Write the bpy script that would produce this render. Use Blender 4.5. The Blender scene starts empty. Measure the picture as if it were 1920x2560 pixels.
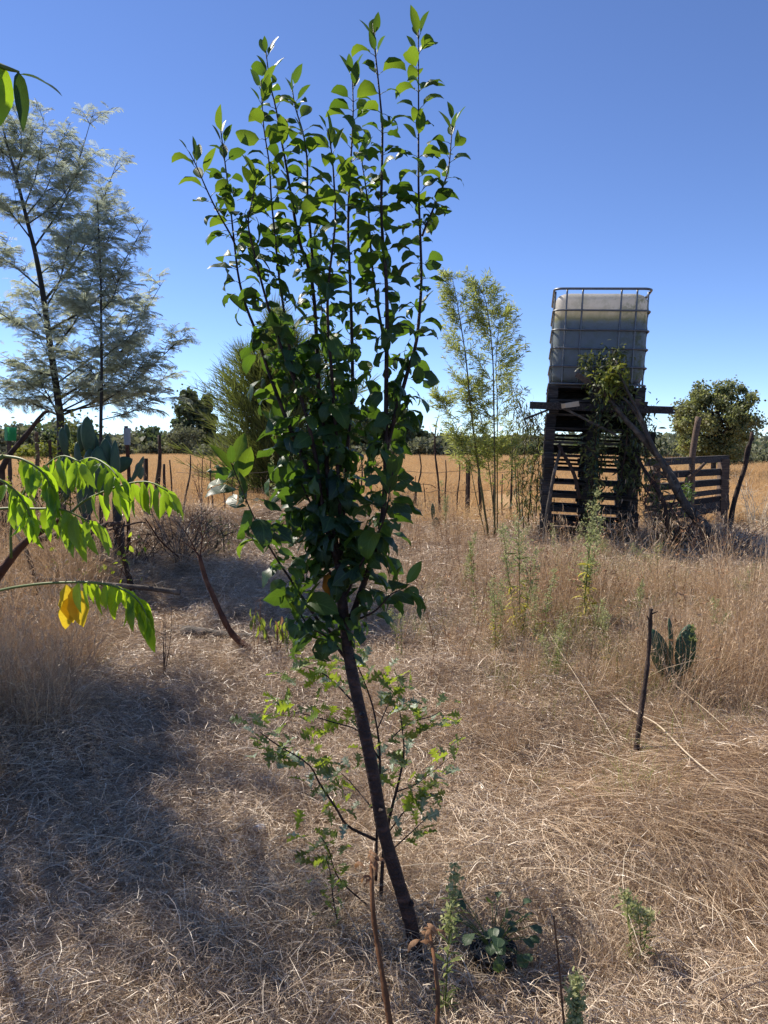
import bpy, math, random
import numpy as np
from mathutils import Matrix, Vector
random.seed(7)
RNG = np.random.default_rng(11)
sc = bpy.context.scene
R = math.radians

# ------------------------------------------------------------------ camera, sky, sun
CAM = np.array([0.0, 0.0, 1.45])
PITCH = R(4.8)
FPX = 1923.0
cd = bpy.data.cameras.new('camera')
cam = bpy.data.objects.new('camera', cd)
sc.collection.objects.link(cam)
cam.location = CAM
cam.rotation_euler = (math.pi/2-PITCH, 0, 0)
cd.sensor_fit = 'VERTICAL'
cd.sensor_height = 36.0
cd.lens = 36.0*FPX/2560.0
cd.clip_start = 0.05
cd.clip_end = 6000
sc.camera = cam

SUN_AZ = R(-52)      # measured from straight ahead (+Y), negative to the left
SUN_EL = R(47)
sdir = Vector((math.sin(SUN_AZ)*math.cos(SUN_EL), math.cos(SUN_AZ)*math.cos(SUN_EL), math.sin(SUN_EL)))
w = bpy.data.worlds.new('World')
sc.world = w
w.use_nodes = True
nt = w.node_tree
bg = nt.nodes['Background']
sky = nt.nodes.new('ShaderNodeTexSky')
sky.sky_type = 'NISHITA'
sky.sun_disc = False
sky.sun_elevation = SUN_EL
sky.sun_rotation = SUN_AZ
sky.altitude = 0
sky.air_density = 0.58
sky.dust_density = 0.0
sky.ozone_density = 4.2
hs = nt.nodes.new('ShaderNodeHueSaturation')
hs.inputs['Saturation'].default_value = 1.05
hs.inputs['Hue'].default_value = 0.508
hs.inputs['Value'].default_value = 1.22
nt.links.new(sky.outputs[0], hs.inputs['Color'])
nt.links.new(hs.outputs[0], bg.inputs[0])
bg.inputs[1].default_value = 0.112
sl = bpy.data.lights.new('sun', 'SUN')
sl.energy = 5.0
sl.angle = R(0.53)
sl.color = (1.0, 0.92, 0.80)
so = bpy.data.objects.new('sun', sl)
sc.collection.objects.link(so)
so.rotation_euler = sdir.to_track_quat('Z', 'Y').to_euler()
sc.view_settings.view_transform = 'Standard'
sc.view_settings.look = 'None'
sc.view_settings.exposure = 0.58
sc.view_settings.gamma = 1.0
sc.view_settings.use_curve_mapping = False
sc.cycles.use_denoising = True
sc.cycles.sample_clamp_indirect = 3.0
sc.cycles.max_bounces = 5
sc.cycles.diffuse_bounces = 2
sc.cycles.transmission_bounces = 3

# ------------------------------------------------------------------ terrain and pixel rays
def smooth(t):
    t = np.clip(t, 0, 1)
    return t*t*(3-2*t)
MOUNDS = [(-2.15, 8.0, .85, .34), (-1.1, 8.7, .8, .30), (-2.9, 6.3, .8, .22), (1.05, 2.55, .5, .13), (1.7, 3.0, .6, .12),
          (-1.75, 3.6, .5, .16), (-.3, 8.9, .7, .22), (1.1, 4.4, .7, .06), (2.7, 5.2, .9, .1), (3.4, 8.0, .8, .16), (1.9, 7.2, .9, .05)]
def hgt(x, y):
    x = np.asarray(x, float); y = np.asarray(y, float)
    z = 0.33*smooth((y-2.6)/5.6)
    for mx, my, mr, mh in MOUNDS:
        z = z+mh*np.exp(-((x-mx)**2+(y-my)**2)/(mr*mr*.7))
    z = z+0.018*np.sin(x*2.3+1.1*np.sin(y*1.7))*np.sin(y*1.9+.7)+0.010*np.sin(x*5.1+y*2.2)+0.008*np.sin(y*6.3-x*3.7)
    return z
_f = np.array([0, math.cos(PITCH), -math.sin(PITCH)]); _u = np.array([0, math.sin(PITCH), math.cos(PITCH)])
def ray(px, py):
    return _f+np.array([1., 0, 0])*((px-960)/FPX)+_u*((1280-py)/FPX)
def P(px, py, Y):
    d = ray(px, py)
    return CAM+d*(Y/d[1])
def G(px, py):
    d = ray(px, py)
    t = 0.8
    while t < 400:
        p = CAM+d*t
        if p[2] < float(hgt(p[0], p[1])):
            return p
        t *= 1.004
    return CAM+d*t
def PP(l):
    return np.array([P(*a) for a in l])
def on(x, y, dz=0.0):
    return np.array([x, y, float(hgt(x, y))+dz])
def spl(pts, n):
    p = np.asarray(pts, float)
    m = len(p)
    if m < 3:
        t = np.linspace(0, 1, n)[:, None]
        return p[0]*(1-t)+p[-1]*t
    q = np.vstack([2*p[0]-p[1], p, 2*p[-1]-p[-2]])
    s = np.linspace(0, m-1-1e-6, n)
    i = s.astype(int); f = (s-i)[:, None]
    a, b, c, d = q[i], q[i+1], q[i+2], q[i+3]
    return .5*((2*b)+(c-a)*f+(2*a-5*b+4*c-d)*f*f+(3*b-a-3*c+d)*f**3)

# ------------------------------------------------------------------ mesh builder
def nrm(v):
    v = np.asarray(v, float)
    return v/np.maximum(np.linalg.norm(v, axis=-1, keepdims=True), 1e-9)
class MB:
    def __init__(s):
        s.v = []; s.q = []; s.f = []; s.n = 0
    def add(s, v, faces, q=None):
        """faces: list of int arrays (m,k)"""
        v = np.asarray(v, float).reshape(-1, 3)
        if q is None: q = np.zeros((len(v), 3))
        q = np.asarray(q, float)
        if q.ndim == 1: q = np.tile(q, (len(v), 1))
        s.v.append(v); s.q.append(q)
        for f in faces:
            f = np.asarray(f, int)
            if len(f): s.f.append(f+s.n)
        s.n += len(v)
        return s
    def tubes(s, paths, rad, n=5, qx=0.0, cap=True):
        paths = np.asarray(paths, float)
        if paths.ndim == 2: paths = paths[None]
        N, K, _ = paths.shape
        rad = np.broadcast_to(np.asarray(rad, float), (N, K))
        T = nrm(np.gradient(paths, axis=1))
        ov = nrm(paths[:, -1]-paths[:, 0])
        ref = np.where(np.abs(ov[:, 2:3]) > .8, np.array([[1., 0, 0]]), np.array([[0, 0, 1.]]))[:, None, :]
        A = nrm(np.cross(T, ref)); B = np.cross(T, A)
        an = np.linspace(0, 2*np.pi, n, endpoint=False)
        ring = paths[:, :, None, :]+rad[:, :, None, None]*(A[:, :, None, :]*np.cos(an)[None, None, :, None]+B[:, :, None, :]*np.sin(an)[None, None, :, None])
        v = ring.reshape(-1, 3)
        i = np.arange(N)[:, None, None]*K*n; k = np.arange(K-1)[None, :, None]*n; j = np.arange(n)[None, None, :]
        j2 = (j+1) % n
        f = np.stack([i+k+j, i+k+n+j, i+k+n+j2, i+k+j2], -1).reshape(-1, 4)
        fs = [f]
        if cap:
            e = np.arange(N)[:, None]*K*n+(K-1)*n+np.arange(n)[None, :]
            b = np.arange(N)[:, None]*K*n+np.arange(n)[None, ::-1]
            fs += [e[:, ::-1], b[:, ::-1]]
        q = np.zeros((N, K, n, 3)); q[..., 0] = np.broadcast_to(np.asarray(qx, float), (N,))[:, None, None]
        q[..., 1] = np.linspace(0, 1, K)[None, :, None]
        return s.add(v, fs, q.reshape(-1, 3))
    def tube(s, pts, r0, r1=None, n=6, k=None, qx=0.0, jit=0.0):
        p = spl(pts, k or max(len(pts), 2))
        r = np.linspace(r0, r0 if r1 is None else r1, len(p))
        if jit: 
            r = r*(1+RNG.normal(0, jit, len(p)))
        return s.tubes(p, r, n, qx)
    def ribbons(s, paths, wd, side, qx=0.0):
        paths = np.asarray(paths, float)
        N, K, _ = paths.shape
        wd = np.broadcast_to(np.asarray(wd, float), (N, K))[..., None]
        side = np.asarray(side, float)
        if side.ndim == 2: side = side[:, None, :]
        a = paths-side*wd*.5; b = paths+side*wd*.5
        v = np.stack([a, b], 2).reshape(-1, 3)
        i = np.arange(N)[:, None]*K*2; k = np.arange(K-1)[None, :]*2
        f = np.stack([i+k, i+k+1, i+k+3, i+k+2], -1).reshape(-1, 4)
        q = np.zeros((N, K, 2, 3)); q[..., 0] = np.broadcast_to(np.asarray(qx, float), (N,))[:, None, None]
        q[..., 1] = np.linspace(0, 1, K)[None, :, None]
        q[:, :, 0, 2] = -1; q[:, :, 1, 2] = 1
        return s.add(v, [f], q.reshape(-1, 3))
    def box(s, c, sz, M=None, jit=0.0, qx=0.0):
        c = np.asarray(c, float); h = np.asarray(sz, float)/2
        v = np.array([[x, y, z] for x in (-1, 1) for y in (-1, 1) for z in (-1, 1)], float)*h+c
        if jit: v += RNG.normal(0, jit, v.shape)
        if M is not None:
            v = v@np.array(M.to_3x3()).T+np.array(M.translation)
        f = [[0, 1, 3, 2], [4, 6, 7, 5], [0, 4, 5, 1], [2, 3, 7, 6], [0, 2, 6, 4], [1, 5, 7, 3]]
        return s.add(v, [f], np.array([qx, 0, 0.]))
    def inst(s, tpl, mats, qx=None):
        """tpl=(v,faces,q); mats (N,4,4)"""
        v, fs, q = tpl
        N = len(mats); n = len(v)
        V = np.einsum('nij,vj->nvi', mats[:, :3, :3], v)+mats[:, None, :3, 3]
        Q = np.tile(q[None], (N, 1, 1))
        if qx is not None: Q[..., 0] = np.asarray(qx)[:, None]
        F = [(np.asarray(f)[None]+(np.arange(N)*n)[:, None, None]).reshape(-1, np.asarray(f).shape[1]) for f in fs]
        return s.add(V.reshape(-1, 3), F, Q.reshape(-1, 3))
    def mesh(s, name, mat, origin=(0, 0, 0), smooth_=True):
        v = np.concatenate(s.v)-np.asarray(origin, float)
        q = np.concatenate(s.q)
        me = bpy.data.meshes.new(name)
        me.vertices.add(len(v)); me.vertices.foreach_set('co', v.astype(np.float32).ravel())
        lv = np.concatenate([f.ravel() for f in s.f])
        tot = np.concatenate([np.full(len(f), f.shape[1]) for f in s.f])
        st = np.concatenate([[0], np.cumsum(tot)[:-1]])
        me.loops.add(len(lv)); me.loops.foreach_set('vertex_index', lv.astype(np.int32))
        me.polygons.add(len(tot)); me.polygons.foreach_set('loop_start', st.astype(np.int32))
        me.polygons.foreach_set('loop_total', tot.astype(np.int32))
        me.polygons.foreach_set('use_smooth', np.full(len(tot), bool(smooth_)))
        at = me.attributes.new('q', 'FLOAT_VECTOR', 'POINT')
        at.data.foreach_set('vector', q.astype(np.float32).ravel())
        me.update(calc_edges=True)
        for m in (mat if isinstance(mat, (list, tuple)) else [mat]): me.materials.append(m)
        return me

def tagit(o, label=None, cat=None, group=None, kind=None):
    if label: o['label'] = label
    if cat: o['category'] = cat
    if group: o['group'] = group
    if kind: o['kind'] = kind
    return o
def thing(name, loc, label, cat, group=None):
    o = bpy.data.objects.new(name, None)
    o.empty_display_size = .1
    sc.collection.objects.link(o)
    o.location = [float(a) for a in loc]
    return tagit(o, label, cat, group)
def link(name, me, parent=None, mat4=None, kind=None, label=None):
    o = bpy.data.objects.new(name, me)
    sc.collection.objects.link(o)
    if parent is not None: o.parent = parent
    if mat4 is not None: o.matrix_basis = mat4
    return tagit(o, label, None, None, kind)
def part(name, mb, mat, parent, kind=None, label=None, smooth_=True):
    """world-coordinate builder under an unrotated Empty or mesh"""
    org = Vector((0, 0, 0)); p = parent
    while p is not None:
        org = org+p.location; p = p.parent
    return link(name, mb.mesh(name, mat, org, smooth_), parent, None, kind, label)
def solo(name, mb, mat, loc, label=None, cat=None, group=None, kind=None, smooth_=True):
    loc = [float(a) for a in loc]
    o = link(name, mb.mesh(name, mat, loc, smooth_), None, None, kind)
    o.location = loc
    return tagit(o, label, cat, group)
def frame(pos, ydir, up=(0, 0, 1), s=1.0, roll=0.0):
    """matrices whose +Y axis is ydir; vectorised"""
    y = nrm(ydir); up = np.broadcast_to(np.asarray(up, float), y.shape)
    x = np.cross(y, up); bad = np.linalg.norm(x, axis=-1) < .05
    if np.any(bad): x[bad] = np.array([1., .1, 0])
    x = nrm(x); z = np.cross(x, y)
    r = np.broadcast_to(np.asarray(roll, float), y.shape[:-1])[..., None]
    x2 = x*np.cos(r)+z*np.sin(r); z2 = -x*np.sin(r)+z*np.cos(r)
    s = np.broadcast_to(np.asarray(s, float), y.shape[:-1])[..., None]
    M = np.zeros(y.shape[:-1]+(4, 4))
    M[..., :3, 0] = x2*s; M[..., :3, 1] = y*s; M[..., :3, 2] = z2*s; M[..., :3, 3] = pos; M[..., 3, 3] = 1
    return M
def rdir(n, zmin=-1, zmax=1, rng=RNG):
    z = rng.uniform(zmin, zmax, n); a = rng.uniform(0, 2*np.pi, n); r = np.sqrt(1-z*z)
    return np.stack([r*np.cos(a), r*np.sin(a), z], -1)

# ------------------------------------------------------------------ materials
def lin(c):
    """sRGB 0-255 to linear"""
    return tuple([((x/255)/12.92 if x/255 < .04045 else ((x/255+.055)/1.055)**2.4) for x in c])+(1,)
def mat(name, cols, rough=.7, noise=8.0, noise_amt=.35, trans=None, trans_amt=.4, spec=.3, bump=0.0, bscale=40, rnd=.35, world=0.0, veins=False, stretch=None):
    """cols: list of linear rgb stops. picked by per-piece attribute + noise + instance random."""
    m = bpy.data.materials.new(name); m.use_nodes = True
    t = m.node_tree; N = t.nodes; L = t.links
    b = N['Principled BSDF']
    at = N.new('ShaderNodeAttribute'); at.attribute_name = 'q'
    sep = N.new('ShaderNodeSeparateXYZ'); L.new(at.outputs['Vector'], sep.inputs[0])
    geo = N.new('ShaderNodeNewGeometry')
    tc = N.new('ShaderNodeTexCoord')
    ns = N.new('ShaderNodeTexNoise'); ns.inputs['Scale'].default_value = noise; ns.inputs['Detail'].default_value = 5
    src = tc.outputs['Object']
    if stretch:
        mp = N.new('ShaderNodeMapping'); mp.inputs['Scale'].default_value = stretch
        L.new(src, mp.inputs[0]); src = mp.outputs[0]
    L.new(src, ns.inputs['Vector'])
    def math_(op, a, b_):
        n = N.new('ShaderNodeMath'); n.operation = op
        for i, x in enumerate((a, b_)):
            if isinstance(x, (int, float)): n.inputs[i].default_value = x
            else: L.new(x, n.inputs[i])
        return n.outputs[0]
    fac = math_('MULTIPLY_ADD', ns.outputs[0], noise_amt*2.2)
    fac.node.inputs[2].default_value = -noise_amt*1.1
    oi = N.new('ShaderNodeObjectInfo')
    f2 = math_('MULTIPLY', oi.outputs['Random'], rnd)
    fac = math_('ADD', fac, f2)
    f3 = math_('MULTIPLY', sep.outputs[0], 1.0-rnd)
    fac = math_('ADD', fac, f3)
    if world:
        n2 = N.new('ShaderNodeTexNoise'); n2.inputs['Scale'].default_value = .55; n2.inputs['Detail'].default_value = 3
        L.new(geo.outputs['Position'], n2.inputs['Vector'])
        f4 = math_('MULTIPLY_ADD', n2.outputs[0], world*2.4); f4.node.inputs[2].default_value = -world*1.2
        fac = math_('ADD', fac, f4)
    cr = N.new('ShaderNodeValToRGB')
    el = cr.color_ramp.elements
    while len(el) < len(cols): el.new(.5)
    for i, c in enumerate(cols):
        el[i].position = i/(len(cols)-1) if len(cols) > 1 else 0
        el[i].color = tuple(c[:3])+(1,)
    L.new(fac, cr.inputs[0])
    col = cr.outputs[0]
    bumps = None
    if veins:
        au = math_('ABSOLUTE', sep.outputs[2], 0)
        mid = N.new('ShaderNodeMapRange'); mid.inputs[1].default_value = .0; mid.inputs[2].default_value = .09; mid.inputs[3].default_value = 1; mid.inputs[4].default_value = 0
        L.new(au, mid.inputs[0])
        vv = math_('MULTIPLY_ADD', au, -3.2); 
        ty = math_('MULTIPLY', sep.outputs[1], 9.0)
        L.new(ty, vv.node.inputs[2])
        sn = math_('SINE', math_('MULTIPLY', vv, 6.28), 0)
        sn2 = math_('POWER', math_('MULTIPLY_ADD', sn, .5), 6); 
        sn2.node.inputs[0].links[0].from_node.inputs[2].default_value = .5
        vm = math_('MAXIMUM', math_('MULTIPLY', sn2, .35), mid.outputs[0])
        mx = N.new('ShaderNodeMix'); mx.data_type = 'RGBA'; mx.blend_type = 'MIX'
        L.new(math_('MULTIPLY', vm, .5), mx.inputs[0]); L.new(col, mx.inputs[6])
        mx.inputs[7].default_value = tuple(min(1, c*2.2+.02) for c in cols[-1][:3])+(1,)
        col = mx.outputs[2]; bumps = vm
    L.new(col, b.inputs['Base Color'])
    b.inputs['Roughness'].default_value = rough
    b.inputs['Specular IOR Level'].default_value = spec
    if bump or bumps is not None:
        bp = N.new('ShaderNodeBump'); bp.inputs['Strength'].default_value = bump or .35; bp.inputs['Distance'].default_value = .01 if bump else .002
        if bumps is not None: L.new(bumps, bp.inputs['Height']); bp.invert = True
        else:
            nb = N.new('ShaderNodeTexNoise'); nb.inputs['Scale'].default_value = bscale; nb.inputs['Detail'].default_value = 6
            L.new(src, nb.inputs['Vector']); L.new(nb.outputs[0], bp.inputs['Height'])
        L.new(bp.outputs[0], b.inputs['Normal'])
    if trans is not None:
        tr = N.new('ShaderNodeBsdfTranslucent')
        ms = N.new('ShaderNodeMixShader'); ms.inputs[0].default_value = trans_amt
        hs = N.new('ShaderNodeMix'); hs.data_type = 'RGBA'; hs.blend_type = 'MULTIPLY'; hs.inputs[0].default_value = .6
        hs.inputs[6].default_value = tuple(trans[:3])+(1,)
        k = N.new('ShaderNodeMapRange'); k.inputs[3].default_value = .45; k.inputs[4].default_value = 1.3
        L.new(fac, k.inputs[0]); cmb = N.new('ShaderNodeCombineColor')
        for i in range(3): L.new(k.outputs[0], cmb.inputs[i])
        L.new(cmb.outputs[0], hs.inputs[7]); L.new(hs.outputs[2], tr.inputs[0])
        L.new(b.outputs[0], ms.inputs[1]); L.new(tr.outputs[0], ms.inputs[2])
        L.new(ms.outputs[0], N['Material Output'].inputs[0])
    return m
M = {}
M['soil'] = mat('dry_soil_litter', [(.10, .07, .05), (.19, .13, .09), (.30, .215, .15), (.22, .15, .11)], .95, 5, .9, bump=.8, bscale=60, rnd=0, spec=.1, world=.2)
M['straw'] = mat('dry_straw', [(.05, .031, .02), (.18, .12, .077), (.46, .33, .215), (.78, .61, .43), (.93, .80, .61)], .4, 3, .12, trans=(.5, .36, .22), trans_amt=.12, rnd=.16, world=.2, spec=.65)
M['pinkstraw'] = mat('reddish_dry_grass', [(.08, .048, .03), (.27, .175, .105), (.54, .385, .24), (.82, .65, .44)], .55, 3, .12, trans=(.6, .40, .22), trans_amt=.25, rnd=.15, world=.15, spec=.4)
M['gold'] = mat('golden_field_grass', [(.22, .135, .065), (.42, .27, .13), (.58, .40, .20), (.70, .53, .31)], .7, 3, .12, trans=(.72, .47, .22), trans_amt=.35, rnd=.25, world=.25, spec=.15)
M['greengrass'] = mat('green_grass', [(.10, .14, .03), (.20, .25, .06), (.33, .34, .12)], .7, 3, .12, trans=(.4, .5, .1), trans_amt=.35, rnd=.2, spec=.2)
M['stalk'] = mat('pale_straw_stalk', [(.46, .36, .25), (.64, .53, .38), (.82, .72, .56)], .5, 20, .3, rnd=.2, spec=.3)
M['plumleaf'] = mat('fruit_tree_leaf', [(.010, .030, .018), (.016, .045, .022), (.03, .065, .022), (.055, .10, .02)], .42, 14, .2, trans=(.15, .28, .02), trans_amt=.32, rnd=.3, spec=.4, veins=True)
M['youngleaf'] = mat('young_fruit_leaf', [(.025, .065, .015), (.045, .10, .018), (.08, .15, .025)], .46, 14, .2, trans=(.30, .46, .03), trans_amt=.42, rnd=.3, spec=.3, veins=True)
M['redleaf'] = mat('reddening_leaf', [(.10, .10, .02), (.4, .12, .03)], .5, 10, .3, trans=(.8, .3, .04), trans_amt=.4, rnd=.5)
M['plumbark'] = mat('smooth_reddish_bark', [(.03, .017, .015), (.08, .042, .034), (.12, .075, .06), (.24, .19, .16)], .6, 22, .95, bump=.9, bscale=70, rnd=0, stretch=(1, 1, 1.6))
M['oakleaf'] = mat('oak_leaf', [(.025, .05, .03), (.045, .08, .035), (.08, .13, .05), (.15, .20, .10)], .38, 14, .15, trans=(.5, .62, .05), trans_amt=.45, rnd=.3, spec=.5, veins=True)
M['drybrown'] = mat('withered_leaf', [(.20, .11, .06), (.38, .24, .14), (.55, .41, .28)], .8, 14, .5, trans=(.7, .38, .17), trans_amt=.3, rnd=.3)
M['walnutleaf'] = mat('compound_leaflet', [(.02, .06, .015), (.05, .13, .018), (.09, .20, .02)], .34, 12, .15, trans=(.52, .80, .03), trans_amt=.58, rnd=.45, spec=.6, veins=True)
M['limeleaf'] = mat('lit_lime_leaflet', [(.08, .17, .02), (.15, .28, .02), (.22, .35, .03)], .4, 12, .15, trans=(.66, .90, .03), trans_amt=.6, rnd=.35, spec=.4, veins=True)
M['yellowleaf'] = mat('yellow_leaflet', [(.75, .45, .03), (.9, .6, .05)], .5, 12, .3, trans=(1, .72, .04), trans_amt=.5, rnd=.2)
M['greentwig'] = mat('green_twig', [(.12, .15, .03), (.28, .32, .08)], .5, 20, .3, rnd=0)
M['wood'] = mat('weathered_board', [(.022, .019, .018), (.055, .047, .043), (.105, .09, .08), (.17, .145, .125)], .85, 9, .7, bump=.7, bscale=30, rnd=.45, stretch=(.6, 6, 6))
M['woodb'] = mat('brown_board', [(.09, .06, .045), (.19, .13, .09), (.30, .21, .15)], .85, 9, .7, bump=.6, bscale=30, rnd=.3, stretch=(.6, 6, 6))
M['greywood'] = mat('bleached_branch', [(.07, .057, .046), (.19, .16, .13), (.36, .31, .26)], .85, 10, .9, bump=1.0, bscale=50, rnd=.1)
M['deadwood'] = mat('dark_dead_branch', [(.035, .022, .017), (.08, .05, .036), (.15, .10, .075)], .85, 14, .8, bump=.8, bscale=60, rnd=.25)
M['redwood'] = mat('red_brown_stick', [(.08, .032, .018), (.19, .085, .045), (.30, .16, .09)], .8, 14, .8, bump=.6, bscale=60, rnd=.1)
M['mimosabark'] = mat('acacia_bark', [(.045, .04, .036), (.14, .125, .11), (.27, .25, .22)], .85, 10, .8, bump=.6, bscale=30, rnd=0, stretch=(1, 1, .4))
M['mimosaleaf'] = mat('silvery_acacia_frond', [(.08, .10, .065), (.17, .20, .14), (.30, .33, .25), (.48, .50, .42)], .6, 2, .2, trans=(.60, .66, .46), trans_amt=.45, rnd=0, spec=.25)
M['cactus'] = mat('prickly_pear_pad', [(.028, .065, .034), (.048, .105, .045), (.085, .15, .062)], .5, 6, .5, bump=.25, bscale=25, rnd=.3, spec=.45)
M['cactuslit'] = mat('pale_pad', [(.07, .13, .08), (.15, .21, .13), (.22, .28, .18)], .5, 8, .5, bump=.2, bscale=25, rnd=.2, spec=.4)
M['darktree'] = mat('dark_evergreen_leaf', [(.035, .055, .03), (.07, .095, .05), (.13, .155, .085)], .7, .8, .3, trans=(.18, .24, .08), trans_amt=.3, rnd=.1)
M['olive'] = mat('olive_grey_leaf', [(.07, .08, .05), (.14, .15, .09), (.23, .235, .155)], .7, .8, .3, trans=(.26, .28, .14), trans_amt=.3, rnd=.1)
M['broom'] = mat('needle_green', [(.045, .065, .022), (.095, .12, .038), (.17, .19, .06)], .6, 1.5, .4, trans=(.26, .32, .06), trans_amt=.3, rnd=0)
M['roundtree'] = mat('cork_oak_leaf', [(.05, .07, .03), (.11, .13, .055), (.19, .20, .09), (.27, .22, .11)], .55, 2.5, .4, trans=(.36, .40, .12), trans_amt=.35, rnd=0, spec=.4)
M['bush'] = mat('yellow_green_bush', [(.08, .11, .02), (.18, .21, .03), (.30, .32, .05)], .6, 1.5, .3, trans=(.4, .42, .06), trans_amt=.3, rnd=.2)
M['bamboo'] = mat('bamboo_leaf', [(.16, .19, .05), (.26, .30, .08), (.38, .40, .13), (.50, .44, .19)], .5, 2, .2, trans=(.52, .58, .13), trans_amt=.45, rnd=.1, spec=.4)
M['cane'] = mat('bamboo_cane', [(.10, .09, .03), (.22, .18, .07), (.32, .26, .11)], .5, 8, .4, rnd=.3)
M['willow'] = mat('narrow_drooping_leaf', [(.04, .05, .02), (.09, .10, .035), (.17, .16, .07), (.26, .21, .11)], .5, 2, .2, trans=(.22, .24, .06), trans_amt=.3, rnd=.1, spec=.5)
M['vine'] = mat('climber_leaf', [(.02, .035, .012), (.045, .065, .02), (.09, .11, .03), (.17, .17, .06)], .45, 3, .2, trans=(.22, .26, .05), trans_amt=.3, rnd=.1, spec=.5)
M['fleabane'] = mat('fleabane_green', [(.11, .14, .035), (.21, .25, .07), (.34, .36, .13)], .6, 4, .2, trans=(.32, .38, .12), trans_amt=.35, rnd=.1)
M['fleahead'] = mat('pale_seed_heads', [(.19, .22, .07), (.32, .34, .14), (.50, .48, .27)], .8, 6, .2, trans=(.45, .48, .2), trans_amt=.35, rnd=.1)
M['lowerleafyellow'] = mat('yellowing_stem_leaf', [(.35, .33, .04), (.55, .48, .06), (.6, .5, .15)], .6, 6, .2, trans=(.8, .7, .08), trans_amt=.4, rnd=.1)
M['steel'] = mat('galvanised_tube', [(.16, .165, .17), (.24, .245, .25), (.32, .32, .32)], .45, 20, .5, rnd=.1, spec=.6)
M['steel'].node_tree.nodes['Principled BSDF'].inputs['Metallic'].default_value = .55
M['hose'] = mat('green_hose', [(.004, .06, .035), (.006, .10, .055)], .45, 6, .4, rnd=0, spec=.5)
M['guard'] = mat('green_plastic_guard', [(.04, .36, .13), (.07, .5, .2)], .5, 6, .4, trans=(.15, .75, .3), trans_amt=.5, rnd=.1)
M['clear'] = mat('cloudy_clear_plastic', [(.55, .57, .6), (.75, .77, .8)], .3, 6, .4, trans=(.7, .72, .75), trans_amt=.5, rnd=0, spec=.6)
M['stone'] = mat('white_stone', [(.5, .52, .58), (.75, .76, .8)], .7, 20, .6, bump=.5, rnd=0)
M['pot'] = mat('black_plastic_pot', [(.008, .008, .009), (.015, .015, .016)], .5, 20, .4, rnd=0, spec=.4)
M['strawb'] = mat('broad_green_leaf', [(.03, .06, .03), (.06, .10, .045), (.11, .16, .07)], .45, 12, .2, trans=(.22, .36, .05), trans_amt=.35, rnd=.4, spec=.5, veins=True)
M['dock'] = mat('rusty_dead_stem', [(.12, .05, .02), (.30, .14, .06), (.48, .28, .15)], .8, 14, .6, bump=.4, rnd=.1)
M['wire'] = mat('rusty_wire', [(.08, .06, .05), (.15, .12, .1)], .6, 5, .3, rnd=0)

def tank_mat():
    m = bpy.data.materials.new('stained_shaded_white_polyethylene'); m.use_nodes = True
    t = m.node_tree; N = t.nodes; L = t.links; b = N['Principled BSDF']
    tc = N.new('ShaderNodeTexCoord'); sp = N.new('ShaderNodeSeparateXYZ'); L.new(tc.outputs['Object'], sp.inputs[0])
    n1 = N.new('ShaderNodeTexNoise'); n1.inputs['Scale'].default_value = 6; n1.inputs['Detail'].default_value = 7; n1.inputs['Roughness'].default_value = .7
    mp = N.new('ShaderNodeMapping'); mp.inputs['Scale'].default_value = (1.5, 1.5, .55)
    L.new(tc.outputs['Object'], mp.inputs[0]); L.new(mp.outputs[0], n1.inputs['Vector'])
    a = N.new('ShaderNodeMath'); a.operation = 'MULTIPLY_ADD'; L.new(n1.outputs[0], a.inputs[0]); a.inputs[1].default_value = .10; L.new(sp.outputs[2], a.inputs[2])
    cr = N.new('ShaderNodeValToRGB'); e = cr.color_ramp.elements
    stops = [(0, (.62, .58, .50)), (.10, (.46, .50, .52)), (.70, (.38, .44, .47)), (.74, (.42, .41, .24)), (.79, (.68, .60, .42)), (.86, (.86, .80, .72)), (1, (.88, .84, .77))]  # blue-grey stops paint in the wall's shading by the water; olive stops are algae
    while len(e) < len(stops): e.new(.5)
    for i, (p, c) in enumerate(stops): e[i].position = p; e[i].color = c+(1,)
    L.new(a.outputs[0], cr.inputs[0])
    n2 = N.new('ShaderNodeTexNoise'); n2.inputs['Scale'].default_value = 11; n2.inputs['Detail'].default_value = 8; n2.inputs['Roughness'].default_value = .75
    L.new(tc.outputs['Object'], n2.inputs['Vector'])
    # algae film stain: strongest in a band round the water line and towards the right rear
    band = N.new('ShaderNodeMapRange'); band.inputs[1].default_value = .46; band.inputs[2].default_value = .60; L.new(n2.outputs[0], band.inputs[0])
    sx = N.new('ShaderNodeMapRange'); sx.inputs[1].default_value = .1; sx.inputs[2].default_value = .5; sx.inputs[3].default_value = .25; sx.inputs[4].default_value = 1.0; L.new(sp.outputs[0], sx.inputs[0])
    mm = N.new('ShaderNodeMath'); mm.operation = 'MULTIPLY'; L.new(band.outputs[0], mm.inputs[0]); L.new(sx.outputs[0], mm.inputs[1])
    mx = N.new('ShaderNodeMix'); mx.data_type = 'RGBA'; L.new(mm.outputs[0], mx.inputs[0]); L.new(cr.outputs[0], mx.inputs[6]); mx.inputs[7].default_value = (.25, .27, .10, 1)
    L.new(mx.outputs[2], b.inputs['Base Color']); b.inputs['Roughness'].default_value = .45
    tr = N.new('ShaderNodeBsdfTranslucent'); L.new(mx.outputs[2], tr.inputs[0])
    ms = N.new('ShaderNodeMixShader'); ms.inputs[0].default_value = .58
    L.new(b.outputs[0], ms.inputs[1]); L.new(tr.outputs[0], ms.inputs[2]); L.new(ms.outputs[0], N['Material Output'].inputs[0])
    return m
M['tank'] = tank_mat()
M['water'] = mat('murky_tank_water', [(.03, .058, .078), (.055, .085, .10)], .5, 3, .4, rnd=0)

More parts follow.
